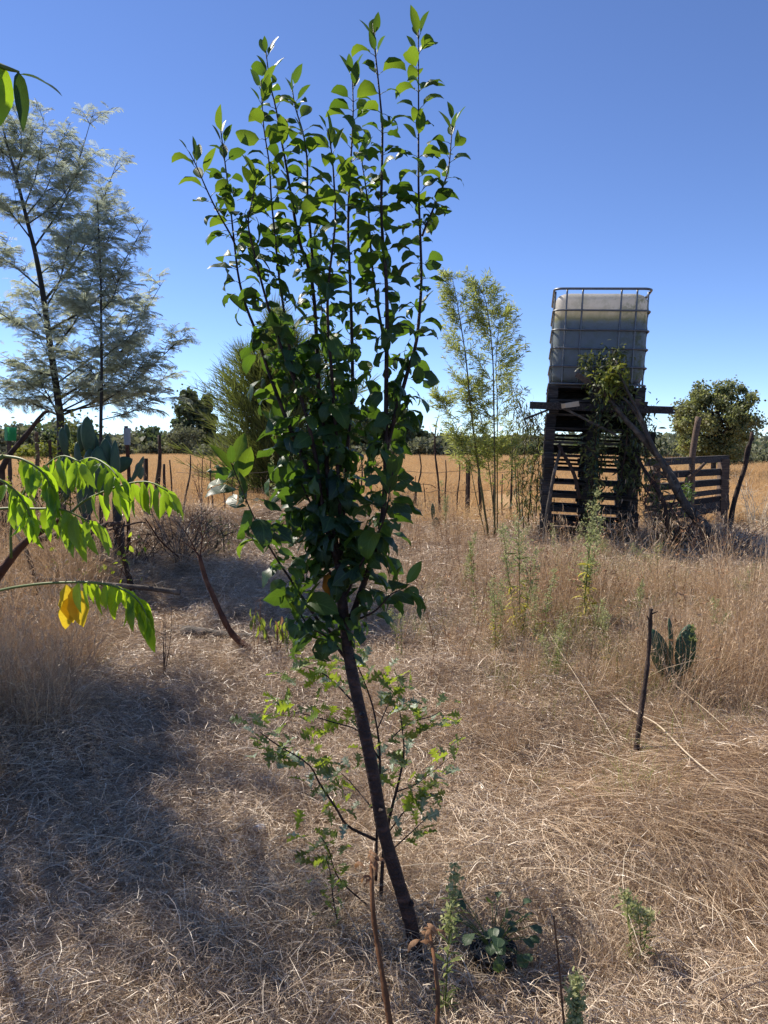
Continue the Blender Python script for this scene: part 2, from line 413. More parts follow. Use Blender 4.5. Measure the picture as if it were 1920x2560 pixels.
# ------------------------------------------------------------------ ground sheet
def build_ground():
    th = np.concatenate([np.linspace(-180, -50, 40, endpoint=False), np.linspace(-50, 50, 360, endpoint=False), np.linspace(50, 180, 40, endpoint=False)])
    th = np.radians(th)
    r = np.concatenate([[.02], np.geomspace(.35, 60, 270), np.geomspace(66, 5000, 26)])
    T, RR = np.meshgrid(th, r)
    X = RR*np.sin(T); Y = RR*np.cos(T)
    Z = hgt(X, Y)
    fine = .012*np.sin(X*23+3*np.sin(Y*9))*np.sin(Y*19+2*np.sin(X*11))+.008*np.sin(X*47+Y*31)
    Z = Z+fine*np.clip(1-RR/14, 0, 1)
    m, n = X.shape
    i = np.arange(m-1)[:, None]*n; j = np.arange(n)[None, :]; j2 = (j+1) % n
    f = np.stack([i+j, i+j2, i+n+j2, i+n+j], -1).reshape(-1, 4)
    g = MB().add(np.stack([X, Y, Z], -1).reshape(-1, 3), [f, np.arange(n)[None, ::-1]])
    m_ = bpy.data.materials.new('ground_earth_and_far_grass'); m_.use_nodes = True
    t = m_.node_tree; N = t.nodes; L = t.links; b = N['Principled BSDF']
    ge = N.new('ShaderNodeNewGeometry'); sp = N.new('ShaderNodeSeparateXYZ'); L.new(ge.outputs['Position'], sp.inputs[0])
    def nz(s, det=8, ro=.65, sc_=None):
        k = N.new('ShaderNodeTexNoise'); k.inputs['Scale'].default_value = s; k.inputs['Detail'].default_value = det; k.inputs['Roughness'].default_value = ro
        if sc_:
            mp = N.new('ShaderNodeMapping'); mp.inputs['Scale'].default_value = sc_; L.new(ge.outputs['Position'], mp.inputs[0]); L.new(mp.outputs[0], k.inputs['Vector'])
        else: L.new(ge.outputs['Position'], k.inputs['Vector'])
        return k.outputs[0]
    def ramp(f, st):
        c = N.new('ShaderNodeValToRGB'); e = c.color_ramp.elements
        while len(e) < len(st): e.new(.5)
        for i, (p, cc) in enumerate(st): e[i].position = p; e[i].color = cc+(1,)
        L.new(f, c.inputs[0]); return c.outputs[0]
    near = ramp(nz(9), [(.3, (.035, .024, .018)), (.5, (.075, .052, .037)), (.65, (.15, .108, .075)), (.8, (.09, .062, .044))])
    bare = ramp(nz(30), [(.3, (.24, .17, .115)), (.7, (.42, .32, .225))])
    pt = nz(.9, 3); pm = N.new('ShaderNodeMapRange'); pm.inputs[1].default_value = .54; pm.inputs[2].default_value = .66; L.new(pt, pm.inputs[0])
    far = ramp(nz(.35, 8, .7, (1, .35, 1)), [(.3, (.28, .17, .085)), (.5, (.42, .275, .14)), (.7, (.54, .38, .21))])
    wood = ramp(nz(.08), [(.3, (.05, .06, .03)), (.7, (.13, .12, .07))])
    wr = N.new('ShaderNodeMapRange'); wr.inputs[1].default_value = 95; wr.inputs[2].default_value = 125; L.new(sp.outputs[1], wr.inputs[0])
    wm = N.new('ShaderNodeMix'); wm.data_type = 'RGBA'; L.new(wr.outputs[0], wm.inputs[0]); L.new(far, wm.inputs[6]); L.new(wood, wm.inputs[7]); far = wm.outputs[2]
    a = N.new('ShaderNodeMix'); a.data_type = 'RGBA'; L.new(pm.outputs[0], a.inputs[0]); L.new(near, a.inputs[6]); L.new(bare, a.inputs[7])
    mr = N.new('ShaderNodeMapRange'); mr.inputs[1].default_value = 8; mr.inputs[2].default_value = 14; L.new(sp.outputs[1], mr.inputs[0])
    c = N.new('ShaderNodeMix'); c.data_type = 'RGBA'; L.new(mr.outputs[0], c.inputs[0]); L.new(a.outputs[2], c.inputs[6]); L.new(far, c.inputs[7])
    L.new(c.outputs[2], b.inputs['Base Color']); b.inputs['Roughness'].default_value = .95; b.inputs['Specular IOR Level'].default_value = .1
    bp = N.new('ShaderNodeBump'); bp.inputs['Strength'].default_value = .8; bp.inputs['Distance'].default_value = .02
    L.new(nz(45), bp.inputs['Height']); L.new(bp.outputs[0], b.inputs['Normal'])
    link('ground', g.mesh('ground', m_), kind='structure')
build_ground()

# ------------------------------------------------------------------ grass clump meshes and scattering
def blades(n, area, L0, L1, lay, wd, rng, curve=.6, az=None, az_s=9., K=5, zs=.03, mb=None, taper=.3, splay=1.0):
    """ribbon blades. lay 0..1: 0 upright, 1 flat."""
    a = rng.uniform(0, 2*np.pi, n); rr = np.sqrt(rng.uniform(0, 1, n))*area
    base = np.stack([rr*np.cos(a), rr*np.sin(a), rng.uniform(0, zs, n)], -1)
    L = rng.uniform(L0, L1, n)
    d = rng.uniform(0, 2*np.pi, n) if az is None else rng.normal(az, az_s, n)
    el = (1-lay)*np.pi/2+rng.normal(0, .22*splay, n)*(1-lay*.5)
    el = np.clip(el, .02, 1.6)
    bend = rng.normal(0, curve, n); turn = rng.normal(0, curve*.8, n)
    pts = np.zeros((n, K, 3)); p = base.copy(); pts[:, 0] = p
    for k in range(1, K):
        t = (k-.5)/(K-1)
        e = el-np.abs(bend)*t*1.0 if lay < .6 else el*(1-2.2*t)
        h = d+turn*t
        p = p+(L/(K-1))[:, None]*np.stack([np.cos(e)*np.cos(h), np.cos(e)*np.sin(h), np.sin(e)], -1)
        p[:, 2] = np.maximum(p[:, 2], .002)
        pts[:, k] = p
    tw = rng.uniform(0, np.pi, n)
    hd = np.stack([-np.sin(d), np.cos(d), np.zeros(n)], -1)
    side = nrm(hd*np.cos(tw)[:, None]+np.array([0, 0, 1.])*np.sin(tw)[:, None]*.8)
    W = rng.uniform(.6, 1.4, n)[:, None]*wd*np.linspace(1, taper, K)[None, :]
    mb = mb or MB()
    mb.ribbons(pts, W, side, rng.beta(2.2, 1.6, n))
    return mb, pts
def seedheads(mb, pts, L, wd, rng, n=5):
    """little spikes along the last part of each blade"""
    tip = pts[:, -1]; dr = nrm(pts[:, -1]-pts[:, -2])
    for i in range(n):
        b = tip-dr*(L*i/n)
        o = nrm(dr+rng.normal(0, .45, dr.shape))
        q = np.stack([b, b+o*L*.25, b+o*L*.5], 1)
        mb.ribbons(q, np.array([[wd, wd*1.2, wd*.2]]), nrm(np.cross(o, rng.normal(0, 1, o.shape))), rng.uniform(.4, 1, len(b)))
def variants(name, fn, k, m, seed):
    col = bpy.data.collections.new(name)
    for i in range(k):
        mb = fn(np.random.default_rng(seed+i))
        o = bpy.data.objects.new('%s_clump' % name, mb.mesh('%s_clump' % name, m))
        col.objects.link(o)
    return col
def scatter(name, col, k, x, y, yaw, scale, label, cat, dz=0.0, tilt=True, zs=None, wob=0.0):
    z = hgt(x, y)+dz
    n = len(x)
    e = .08
    if tilt:
        gx = (hgt(x+e, y)-hgt(x-e, y))/(2*e); gy = (hgt(x, y+e)-hgt(x, y-e))/(2*e)
    else: gx = gy = np.zeros(n)
    if wob: gx = gx+RNG.normal(0, wob, n); gy = gy+RNG.normal(0, wob, n)
    Z = nrm(np.stack([-gx, -gy, np.ones(n)], -1)); X = nrm(np.cross(np.array([[0, 1., 0]]), Z)); Y = np.cross(Z, X)
    c, s_ = np.cos(yaw)[:, None], np.sin(yaw)[:, None]
    X2 = X*c+Y*s_; Y2 = -X*s_+Y*c
    ry = np.arcsin(np.clip(-X2[:, 2], -1, 1)); rx = np.arctan2(Y2[:, 2], Z[:, 2]); rz = np.arctan2(X2[:, 1], X2[:, 0])
    me = bpy.data.meshes.new(name)
    me.vertices.add(n); me.vertices.foreach_set('co', np.stack([x, y, z], -1).astype(np.float32).ravel())
    a = me.attributes.new('rot', 'FLOAT_VECTOR', 'POINT'); a.data.foreach_set('vector', np.stack([rx, ry, rz], -1).astype(np.float32).ravel())
    a = me.attributes.new('scl', 'FLOAT_VECTOR', 'POINT')
    zz = scale if zs is None else zs
    a.data.foreach_set('vector', np.stack([scale, scale, zz], -1).astype(np.float32).ravel())
    a = me.attributes.new('idx', 'INT', 'POINT'); a.data.foreach_set('value', RNG.integers(0, k, n).astype(np.int32))
    o = link(name, me, kind='stuff'); tagit(o, label, cat)
    g = bpy.data.node_groups.new(name+'_scatter', 'GeometryNodeTree')
    g.interface.new_socket('Geometry', in_out='INPUT', socket_type='NodeSocketGeometry')
    g.interface.new_socket('Geometry', in_out='OUTPUT', socket_type='NodeSocketGeometry')
    N = g.nodes; L = g.links
    gi = N.new('NodeGroupInput'); go = N.new('NodeGroupOutput')
    ci = N.new('GeometryNodeCollectionInfo'); ci.inputs['Collection'].default_value = col
    ci.inputs['Separate Children'].default_value = True; ci.inputs['Reset Children'].default_value = True
    ip = N.new('GeometryNodeInstanceOnPoints'); ip.inputs['Pick Instance'].default_value = True
    def na(nm, ty):
        q = N.new('GeometryNodeInputNamedAttribute'); q.data_type = ty; q.inputs[0].default_value = nm
        return [s for s in q.outputs if s.enabled][0]
    er = N.new('FunctionNodeEulerToRotation')
    L.new(gi.outputs[0], ip.inputs['Points']); L.new(ci.outputs[0], ip.inputs['Instance'])
    L.new(na('rot', 'FLOAT_VECTOR'), er.inputs[0]); L.new(er.outputs[0], ip.inputs['Rotation'])
    L.new(na('scl', 'FLOAT_VECTOR'), ip.inputs['Scale']); L.new(na('idx', 'INT'), ip.inputs['Instance Index'])
    L.new(ip.outputs[0], go.inputs[0])
    mod = o.modifiers.new('scatter', 'NODES'); mod.node_group = g
    return o
def fan_pts(n, r0, r1, half, rng=RNG, p=1.0):
    """points in a wedge ahead; p=1 -> uniform in radius (denser near)"""
    u = rng.uniform(0, 1, n)
    r = (r0**(2-p)+u*(r1**(2-p)-r0**(2-p)))**(1/(2-p)) if p != 2 else r0*(r1/r0)**u
    a = R(half)*rng.uniform(-1, 1, n)
    return r*np.sin(a), r*np.cos(a)
def vnoise(x, y, s=1.0, o=0.0):
    return .5+.25*(np.sin(x*s*1.7+o+1.3*np.sin(y*s*1.1+o))+np.sin(y*s*2.1-o+1.7*np.sin(x*s*.9)))
def pathmask(x, y):
    """1 on the trodden strip that runs up the left of the picture"""
    cx = np.interp(y, [1.5, 3, 5, 6.2, 8], [-.75, -.9, -1.15, -1.0, -.6])
    wd = np.interp(y, [1.5, 3, 5, 6.5, 9], [.65, .7, .75, .9, .5])
    return np.clip(1.5-np.abs(x-cx)/wd, 0, 1)*(y < 8)

def litter(rng):
    mb, _ = blades(260, .24, .015, .085, .74, .0017, rng, 1.5, K=4, zs=.06, splay=3.4)
    blades(80, .24, .06, .17, .72, .0014, rng, 1.3, K=6, zs=.06, mb=mb, splay=3.2)
    blades(5, .2, .15, .28, .9, .0020, rng, .7, K=6, zs=.06, mb=mb)
    blades(70, .24, .006, .022, .75, .0036, rng, .8, K=3, zs=.04, mb=mb, splay=3)
    return mb
col = variants('litter', litter, 7, M['straw'], 100)
x, y = fan_pts(5200, 1.3, 10.5, 36, p=1.15)
kp = RNG.uniform(0, 1, len(x)) > .45*np.clip((vnoise(x, y, 2.3, 3)-.45)*4, 0, 1)*np.clip(pathmask(x, y)+.4, 0, 1)
kp &= (x-.30)**2+(y-1.98)**2 > .13**2; x, y = x[kp], y[kp]
scatter('dry_straw_litter', col, 7, x, y, RNG.uniform(0, 6.28, len(x)), RNG.uniform(.8, 1.35, len(x))*np.interp(y, [2, 10], [.92, 1.5]), 'matted dry straw lying over the earth', 'straw litter', -.005, wob=.16)
def combed(rng):
    mb, _ = blades(170, .20, .12, .34, .86, .0016, rng, .8, az=0, az_s=.5, K=6, zs=.09)
    return mb
col = variants('combed', combed, 5, M['pinkstraw'], 200)
def zone(n, cx, cy, sx, sy, rng=RNG):
    return rng.normal(cx, sx, n), rng.normal(cy, sy, n)
xs, ys, yw = [], [], []
for cx, cy, sx, sy, n, az in [(1.3, 2.7, .30, .30, 120, -.8), (1.8, 3.1, .4, .3, 80, -.7), (.9, 3.6, .45, .4, 40, -.5), (-2.15, 7.9, .55, .4, 110, 2.6), (-1.1, 8.6, .5, .3, 80, .4), (-.2, 8.7, .6, .35, 90, .1), (-2.8, 6.2, .5, .5, 90, 2.8), (-2.1, 5.6, .4, .4, 70, 2.9), (-2.6, 4.6, .4, .5, 60, -.3), (.3, 8.6, .5, .3, 60, -.2), (2.9, 5.3, .6, .5, 60, -.4)]:
    a, b = zone(n, cx, cy, sx, sy); xs.append(a); ys.append(b); yw.append(RNG.normal(az, .35, n))
x = np.concatenate(xs); y = np.concatenate(ys); yaw = np.concatenate(yw)
scatter('combed_dry_grass', col, 5, x, y, yaw, RNG.uniform(.8, 1.3, len(x)), 'heaps of long dry grass combed flat in one direction', 'dry grass', .0)
def tuft(rng):
    mb, p = blades(95, .07, .16, .42, .12, .0019, rng, .9, K=5, zs=.01, splay=1.6)
    blades(40, .12, .08, .22, .6, .0022, rng, .9, K=4, zs=.02, mb=mb)
    seedheads(mb, p[::3], .035, .0022, rng, 3)
    return mb
col = variants('tuft', tuft, 7, M['pinkstraw'], 300)
x, y = fan_pts(5200, 2.0, 11, 36, p=.75)
pm = pathmask(x, y)
right = np.clip((x-.1*y+.1)/.5, 0, 1)*np.clip((y-3.0)/1.2, 0, 1)
left = np.clip((-x-.33*y-.1)/.25, 0, 1)*np.clip((y-2.6)/.7, 0, 1)
dens = (.30*np.clip((vnoise(x, y, 2.1, 9)-.3)*2.5, 0, 1)+.85*right*np.clip((vnoise(x, y, 1.1, 5)-.28)*3, .1, 1)+1.2*left)*(1-.93*pm)*np.clip(vnoise(x, y, 1.6)*1.6, .15, 1)
k = RNG.uniform(0, 1, len(x)) < dens*np.where((y > 6.4) & (x > .9), .4, 1)
x, y, left = x[k], y[k], left[k]
sc_ = RNG.uniform(.45, 1.2, len(x))*np.interp(y, [2, 4, 9], [.6, .95, 1.3])*np.where(left > .3, 1.35, 1)*np.where((x > .4) & (y > 3.6) & (y < 6.3), 1.3, 1)
scatter('standing_dry_grass', col, 7, x, y, RNG.uniform(0, 6.28, len(x)), sc_, 'reddish tufts of standing dry grass', 'dry grass', zs=sc_*RNG.uniform(.6, 1.35, len(x))*np.where((y > 6.3) & (x > .9), .55, 1))
def ftuft(rng):
    mb, p = blades(150, .30, .22, .48, .1, .0048, rng, .6, K=4, zs=.01, splay=1.3)
    seedheads(mb, p[::2], .05, .006, rng, 2)
    return mb
col = variants('fieldtuft', ftuft, 6, M['gold'], 400)
x, y = fan_pts(11500, 8.8, 95, 33, p=.5)
k = (RNG.uniform(0, 1, len(x)) < np.clip((y-8.5)/2, .2, 1)*(.4+.6*vnoise(x, y, .8, 2)))
x, y = x[k], y[k]
s_ = RNG.uniform(.8, 1.25, len(x))*np.interp(y, [9, 20, 95], [.9, 1.2, 2.6])
scatter('golden_field_grass', col, 6, x, y, RNG.uniform(0, 6.28, len(x)), s_, 'golden orange dry grass filling the field behind the stakes', 'dry grass', zs=s_*np.interp(y, [9, 20, 95], [.62, .6, .30]))
def gtuft(rng):
    mb, _ = blades(45, .09, .10, .28, .3, .0035, rng, .8, K=5, zs=.01, splay=1.5)
    return mb
col = variants('greentuft', gtuft, 4, M['greengrass'], 500)
xs, ys = [], []
for cx, cy, sx, sy, n in [(1.3, 4.7, .35, .6, 90), (1.8, 5.6, .6, .5, 60), (3.3, 6.0, .5, .6, 60), (2.4, 7.0, .6, .4, 40), (2.7, 5.4, .6, .6, 90), (.75, 4.1, .15, .2, 14), (1.0, 2.75, .12, .1, 4), (-2.6, 5.2, .4, .5, 25), (3.0, 6.6, .7, .4, 40), (.9, 5.5, .5, .6, 34), (2.0, 6.6, .8, .4, 40)]:
    a, b = zone(n, cx, cy, sx, sy); xs.append(a); ys.append(b)
x = np.concatenate(xs); y = np.concatenate(ys)
scatter('sparse_green_grass', col, 4, x, y, RNG.uniform(0, 6.28, len(x)), RNG.uniform(.4, .95, len(x)), 'thin green grass coming up through the straw', 'grass')

# ------------------------------------------------------------------ leaf templates
def leaf_tpl(L=1.0, W=.45, nl=6, droop=.8, fold=.25, roll=.0, jag=.04, holes=0, wave=.03, rng=RNG, peak=.42, twist=.0):
    t = np.linspace(0, 1, nl+1)
    a = -droop*t
    dl = L/nl
    y = np.concatenate([[0], np.cumsum(np.cos(a[:-1])*dl)]); z = np.concatenate([[0], np.cumsum(np.sin(a[:-1])*dl)])
    w = np.sin(np.pi*np.clip(t**(math.log(.5)/math.log(peak)), 0, 1))**.8*W/2
    w[0] = W*.03; w[-1] = W*.01
    us = np.array([-1, -.5, 0, .5, 1]) if holes else np.array([-1, 0, 1.])
    v = []; q = []
    for i in range(nl+1):
        nx = np.array([0, -math.sin(a[i]), math.cos(a[i])])
        th = twist*t[i]
        for u in us:
            ww = w[i]*(1+(rng.normal(0, jag) if abs(u) == 1 else 0))
            off = fold*abs(u)*w[i]-roll*u*u*w[i]*1.6+rng.normal(0, wave)*w[i]
            p = np.array([u*ww*math.cos(th), y[i], z[i]])+nx*(off+u*ww*math.sin(th))
            v.append(p); q.append([0, t[i], u])
    m = len(us)
    f = [[i*m+j, i*m+j+1, (i+1)*m+j+1, (i+1)*m+j] for i in range(nl) for j in range(m-1)]
    if holes:
        kill = set(rng.choice(len(f), min(holes, len(f)-4), replace=False).tolist())
        f = [g for i, g in enumerate(f) if i not in kill]
    # stalk
    return np.array(v), [np.array(f)], np.array(q)
def oak_tpl(L=1.0, W=.62, droop=.5, fold=.25, rng=RNG):
    st = [(0, .02), (.10, .10), (.16, .34), (.26, .16), (.34, .14), (.40, .72), (.52, .40), (.56, .22), (.64, .92), (.74, .50), (.76, .24), (.86, .52), (.93, .28), (1, .03)]
    fw = [0, 0, .06, 0, 0, .10, .02, 0, .12, .04, 0, .10, .03, 0]
    v = []; q = []
    for i, (t, ww) in enumerate(st):
        a = -droop*t
        for u in (-1, 0, 1):
            x = u*ww*W/2*(1+rng.normal(0, .08)); yy = (t+(fw[i] if u else 0))*L*(1-.12*t)
            v.append([x, yy, -droop*.45*t*t*L+fold*abs(x)+rng.normal(0, .015)]); q.append([0, t, u])
    f = [[i*3+j, i*3+j+1, i*3+4+j, i*3+3+j] for i in range(len(st)-1) for j in range(2)]
    return np.array(v), [np.array(f)], np.array(q)
def tpl_mesh(tp, m, name='leaf', thick=0):
    return MB().add(tp[0], tp[1], tp[2]).mesh(name, m)
def m4(a): return Matrix([list(map(float, r)) for r in a])
def put_leaves(parent, name, meshes, mats, limit=300, tpls=None, stuffmat=None, origin=(0, 0, 0), sel=None, keyf=None):
    """the largest-showing ones as parts of their own, the rest joined as one part of kind stuff"""
    n = len(mats); idx = np.arange(n) if keyf is None else np.argsort(-keyf)
    o3 = np.asarray(origin, float)
    for c, i in enumerate(idx[:limit]):
        Mx = mats[i].copy(); Mx[:3, 3] -= o3
        link(name, meshes[sel[i] if sel is not None else i % len(meshes)], parent, m4(Mx))
    rest = idx[limit:]
    if len(rest):
        mb = MB()
        for k in range(len(tpls)):
            r = [i for i in rest if (sel[i] if sel is not None else i) % len(tpls) == k]
            if r: mb.inst(tpls[k], mats[r], RNG.uniform(0, 1, len(r)))
        part('%s_mass' % ('foliage' if name != 'oak_leaf' else 'foliage'), mb, stuffmat, parent, 'stuff')

# ------------------------------------------------------------------ hero: young fruit tree
def hero():
    base = G(1043, 2425)
    Y0 = base[1]
    t = thing('young_fruit_tree', base, 'tall slim young fruit tree with upright shoots and drooping leaves, standing in front', 'tree')
    o = base
    tr = [(1043, 2440, Y0), (1040, 2385, Y0), (1022, 2290, Y0), (985, 2170, Y0+.01), (955, 2060, Y0+.02), (932, 1930, Y0+.03), (905, 1800, Y0+.04), (880, 1680, Y0+.05), (866, 1600, Y0+.06), (855, 1500, Y0+.07), (848, 1410, Y0+.08)]
    p = PP(tr); p[0][2] -= .05
    rr = np.interp(np.linspace(0, 1, 40), [0, .05, .12, .35, .7, 1], [.031, .023, .0195, .0185, .0165, .0135])
    rr = rr*(1+.03*np.sin(np.arange(40)*1.7)+RNG.normal(0, .012, 40))
    part('trunk', MB().tubes(spl(p, 40), rr, 12), M['plumbark'], t)
    for kx, ky in ((1030, 2262), (1012, 2250), (957, 2030), (908, 1790)):
        c = P(kx, ky, Y0-.012)
        part('branch_scar', MB().tube([c+np.array([-.004, .012, 0]), c+np.array([.002, -.006, .004])], .009, .004, 7), M['plumbark'], t)
    D = Y0+.08
    def S(px, dd=0.0, dt=0.0, r0=.008, r1=.0014):
        """px listed from tip to base; depth offset runs from dt at the tip to dd at the base"""
        n = len(px)
        return [(a, b, D+dt+(dd-dt)*i/(n-1)) for i, (a, b) in enumerate(px)], r0, r1
    stems = [
        S([(472, 379), (500, 440), (531, 498), (560, 560), (587, 613)], .02, -.08, .004),
        S([(548, 315), (557, 383), (573, 498), (587, 613), (600, 700), (619, 769), (641, 828), (668, 920), (690, 985), (722, 1070), (762, 1160), (800, 1270), (846, 1400)], 0, .03, .0105),
        S([(640, 430), (630, 500), (622, 560), (640, 640), (662, 730), (687, 824), (715, 906), (756, 1011), (790, 1150), (812, 1290), (848, 1420)], 0, -.12, .0095),
        S([(660, 95), (676, 205), (692, 269), (706, 351), (719, 429), (728, 498), (745, 600), (777, 700), (790, 837), (797, 975), (815, 1100), (825, 1240), (848, 1400)], 0, .05, .011),
        S([(655, 200), (662, 315), (673, 406), (676, 498), (685, 590), (699, 700), (722, 837), (735, 929), (760, 1020)], 0, -.05, .006),
        S([(733, 214), (738, 269), (756, 338), (768, 406), (772, 498), (777, 590), (781, 700)], .03, .08, .006),
        S([(820, 320), (827, 384), (832, 452), (838, 560), (825, 700), (822, 800), (830, 950), (838, 1100), (848, 1300)], 0, -.16, .008),
        S([(877, 165), (880, 246), (880, 315), (877, 406), (875, 475), (873, 590), (877, 700), (880, 883), (878, 990), (866, 1112), (856, 1300), (850, 1420)], .02, .12, .010),
        S([(930, 60), (937, 141), (948, 232), (957, 324), (957, 429), (956, 521), (960, 613), (966, 690), (967, 792), (964, 929), (962, 1066), (961, 1181), (955, 1295), (930, 1400), (880, 1545), (868, 1600)], .02, -.05, .0135, .0016),
        S([(1045, 63), (1047, 154), (1049, 269), (1049, 361), (1048, 475), (1049, 567), (1051, 681), (1047, 769), (1038, 860), (1022, 920), (1008, 975), (990, 1040), (962, 1150)], 0, .02, .0095),
        S([(1136, 300), (1127, 374), (1113, 443), (1090, 512), (1055, 590)], 0, .08, .0045),
        S([(903, 370), (908, 430), (918, 520), (930, 640), (945, 760), (962, 880)], 0, .12, .006),
        S([(780, 640), (800, 760), (812, 860), (830, 1000), (850, 1180)], .02, .14, .006),
        S([(573, 1150), (605, 1231), (646, 1318), (691, 1391), (727, 1447), (765, 1510), (800, 1560), (850, 1600)], 0, -.12, .007),
        S([(730, 1500), (770, 1560), (822, 1598), (868, 1648)], 0, -.05, .007),
        S([(1010, 1470), (975, 1490), (930, 1530), (872, 1560)], 0, -.10, .005),
        S([(690, 1180), (720, 1260), (770, 1350), (840, 1450)], 0, .16, .006),
        S([(985, 1180), (960, 1290), (910, 1400), (858, 1500)], 0, -.16, .006),
        S([(700, 1060), (730, 1150), (780, 1260), (842, 1380)], 0, .10, .006),
    ]
    PO = []; DI = []; SZ = []; KI = []
    for si, (px, r0, r1) in enumerate(stems):
        p = PP(px)
        K = 30
        q = spl(p, K)
        tt = np.linspace(0, 1, K)
        q = q+np.stack([np.sin(tt*9+si), np.cos(tt*7+si*2), 0*tt], -1)*.003
        part('branch', MB().tubes(q[::-1], r1+(r0*.72-r1)*np.linspace(1, 0, K)**1.15, 7), M['plumbark'], t)
        seg = np.linalg.norm(np.diff(q, axis=0), axis=1); cl = np.concatenate([[0], np.cumsum(seg)])
        s = .004; a = RNG.uniform(0, 6.28)
        tot = cl[-1]
        while s < tot-.02:
            i = min(np.searchsorted(cl, s), K-1)
            pos = q[i]; T = nrm(q[max(i-1, 0)]-q[min(i+1, K-1)])
            zz = pos[2]
            py = 1280-FPX*math.tan(math.atan2(zz-1.45, pos[1])+PITCH)
            hidden_low = py > 1480 and si in (8, 9)
            side = np.array([math.cos(a), math.sin(a)*.75, 0])
            tipf = max(0, 1-s/.09)
            if si >= 13: el = RNG.normal(-.15, .35)
            else: el = RNG.normal(.38, .18) if py < 560 else (RNG.normal(.2, .3) if py < 800 else RNG.normal(-.15, .5))
            if tipf > .2: el = 1.0-.25*(1-tipf)+RNG.normal(0, .12)
            d = nrm(side*math.cos(el)+np.array([0, 0, 1])*math.sin(el)+T*.25)
            size = np.interp(py, [60, 250, 700, 1100, 1500], [.058, .064, .072, .089, .097])*RNG.uniform(.65, 1.15)*(1-.3*tipf*RNG.uniform(0, 1))
            if not hidden_low:
                PO.append(pos); DI.append(d); SZ.append(size); KI.append(py)
            # axillary second leaf in the thick lower part
            if py > 480 and RNG.uniform() < np.interp(py, [480, 900, 1500], [.25, .75, .9]):
                a2 = a+RNG.uniform(1, 5); el2 = RNG.normal(-.25, .5)
                PO.append(pos+nrm(np.array([math.cos(a2), math.sin(a2), .2]))*.02); DI.append(np.array([math.cos(a2)*math.cos(el2), math.sin(a2)*math.cos(el2), math.sin(el2)])); SZ.append(size*.85); KI.append(py)
            s += (.014 if tipf > .3 else RNG.uniform(.0125, .0195) if py < 620 else RNG.uniform(.017, .027)); a += 2.4+RNG.normal(0, .3)
    PO = np.array(PO); DI = np.array(DI); SZ = np.array(SZ); KI = np.array(KI)
    print('HERO leaves', len(PO))
    # stalks: one part
    pl = .012+.008*RNG.uniform(0, 1, len(PO))
    P1 = PO+DI*pl[:, None]
    mb = MB()
    mid = (PO+P1)/2+np.array([0, 0, .002])
    mb.tubes(np.stack([PO, mid, P1], 1), np.array([[.0010, .0008, .0008]]), 4)
    part('leaf_stalks', mb, M['greentwig'], t, 'stuff')
    rg = np.random.default_rng(5)
    up_t = [leaf_tpl(1, rg.uniform(.46, .64), 6, rg.uniform(1.0, 2.6), rg.uniform(.25, .5), 0, .05, 0, .06, rg, twist=rg.normal(0, .35)) for _ in range(6)]
    tip_t = [leaf_tpl(1, rg.uniform(.40, .52), 6, rg.uniform(-.2, .5), rg.uniform(.3, .5), 0, .04, 0, .04, rg) for _ in range(3)]
    lo_t = [leaf_tpl(1, rg.uniform(.5, .66), 6, rg.uniform(.8, 2.0), rg.uniform(.1, .4), rg.uniform(0, .7), .10, [0, 3, 5, 0, 7, 4, 0, 2][k], .14, rg, twist=rg.normal(0, .7)) for k in range(8)]
    tpls = up_t+tip_t+lo_t
    ms = []
    for k, tp in enumerate(tpls):
        ms.append(tpl_mesh(tp, M['youngleaf'] if k < 9 else M['plumleaf']))
    red = tpl_mesh(lo_t[0], M['redleaf']); ms.append(red)
    tpls.append(lo_t[0])
    sel = np.zeros(len(PO), int)
    for i in range(len(PO)):
        py = KI[i]
        if DI[i][2] > .72: sel[i] = 6+RNG.integers(0, 3)
        elif RNG.uniform() < np.interp(py, [60, 450, 900], [1, .8, .10]): sel[i] = RNG.integers(0, 6)
        else: sel[i] = 9+RNG.integers(0, 8)
    j = np.argmin(np.linalg.norm(PO-P(895, 1035, D), axis=1)); sel[j] = len(tpls)-1
    for i in range(len(PO)):
        if KI[i] > 700 and RNG.uniform() < .004: sel[i] = len(tpls)-1
    roll = RNG.normal(0, .6, len(PO))
    mats = frame(P1, DI, (0, 0, 1), SZ, roll)
    # pick largest-showing: size over distance, front ones first
    key = SZ*(1.0+.0*KI)-(PO[:, 1]-D)*.10+np.where(KI < 600, .03, 0)
    put_leaves(t, 'leaf', ms, mats, 300, tpls, M['plumleaf'], o, sel, key)
hero()

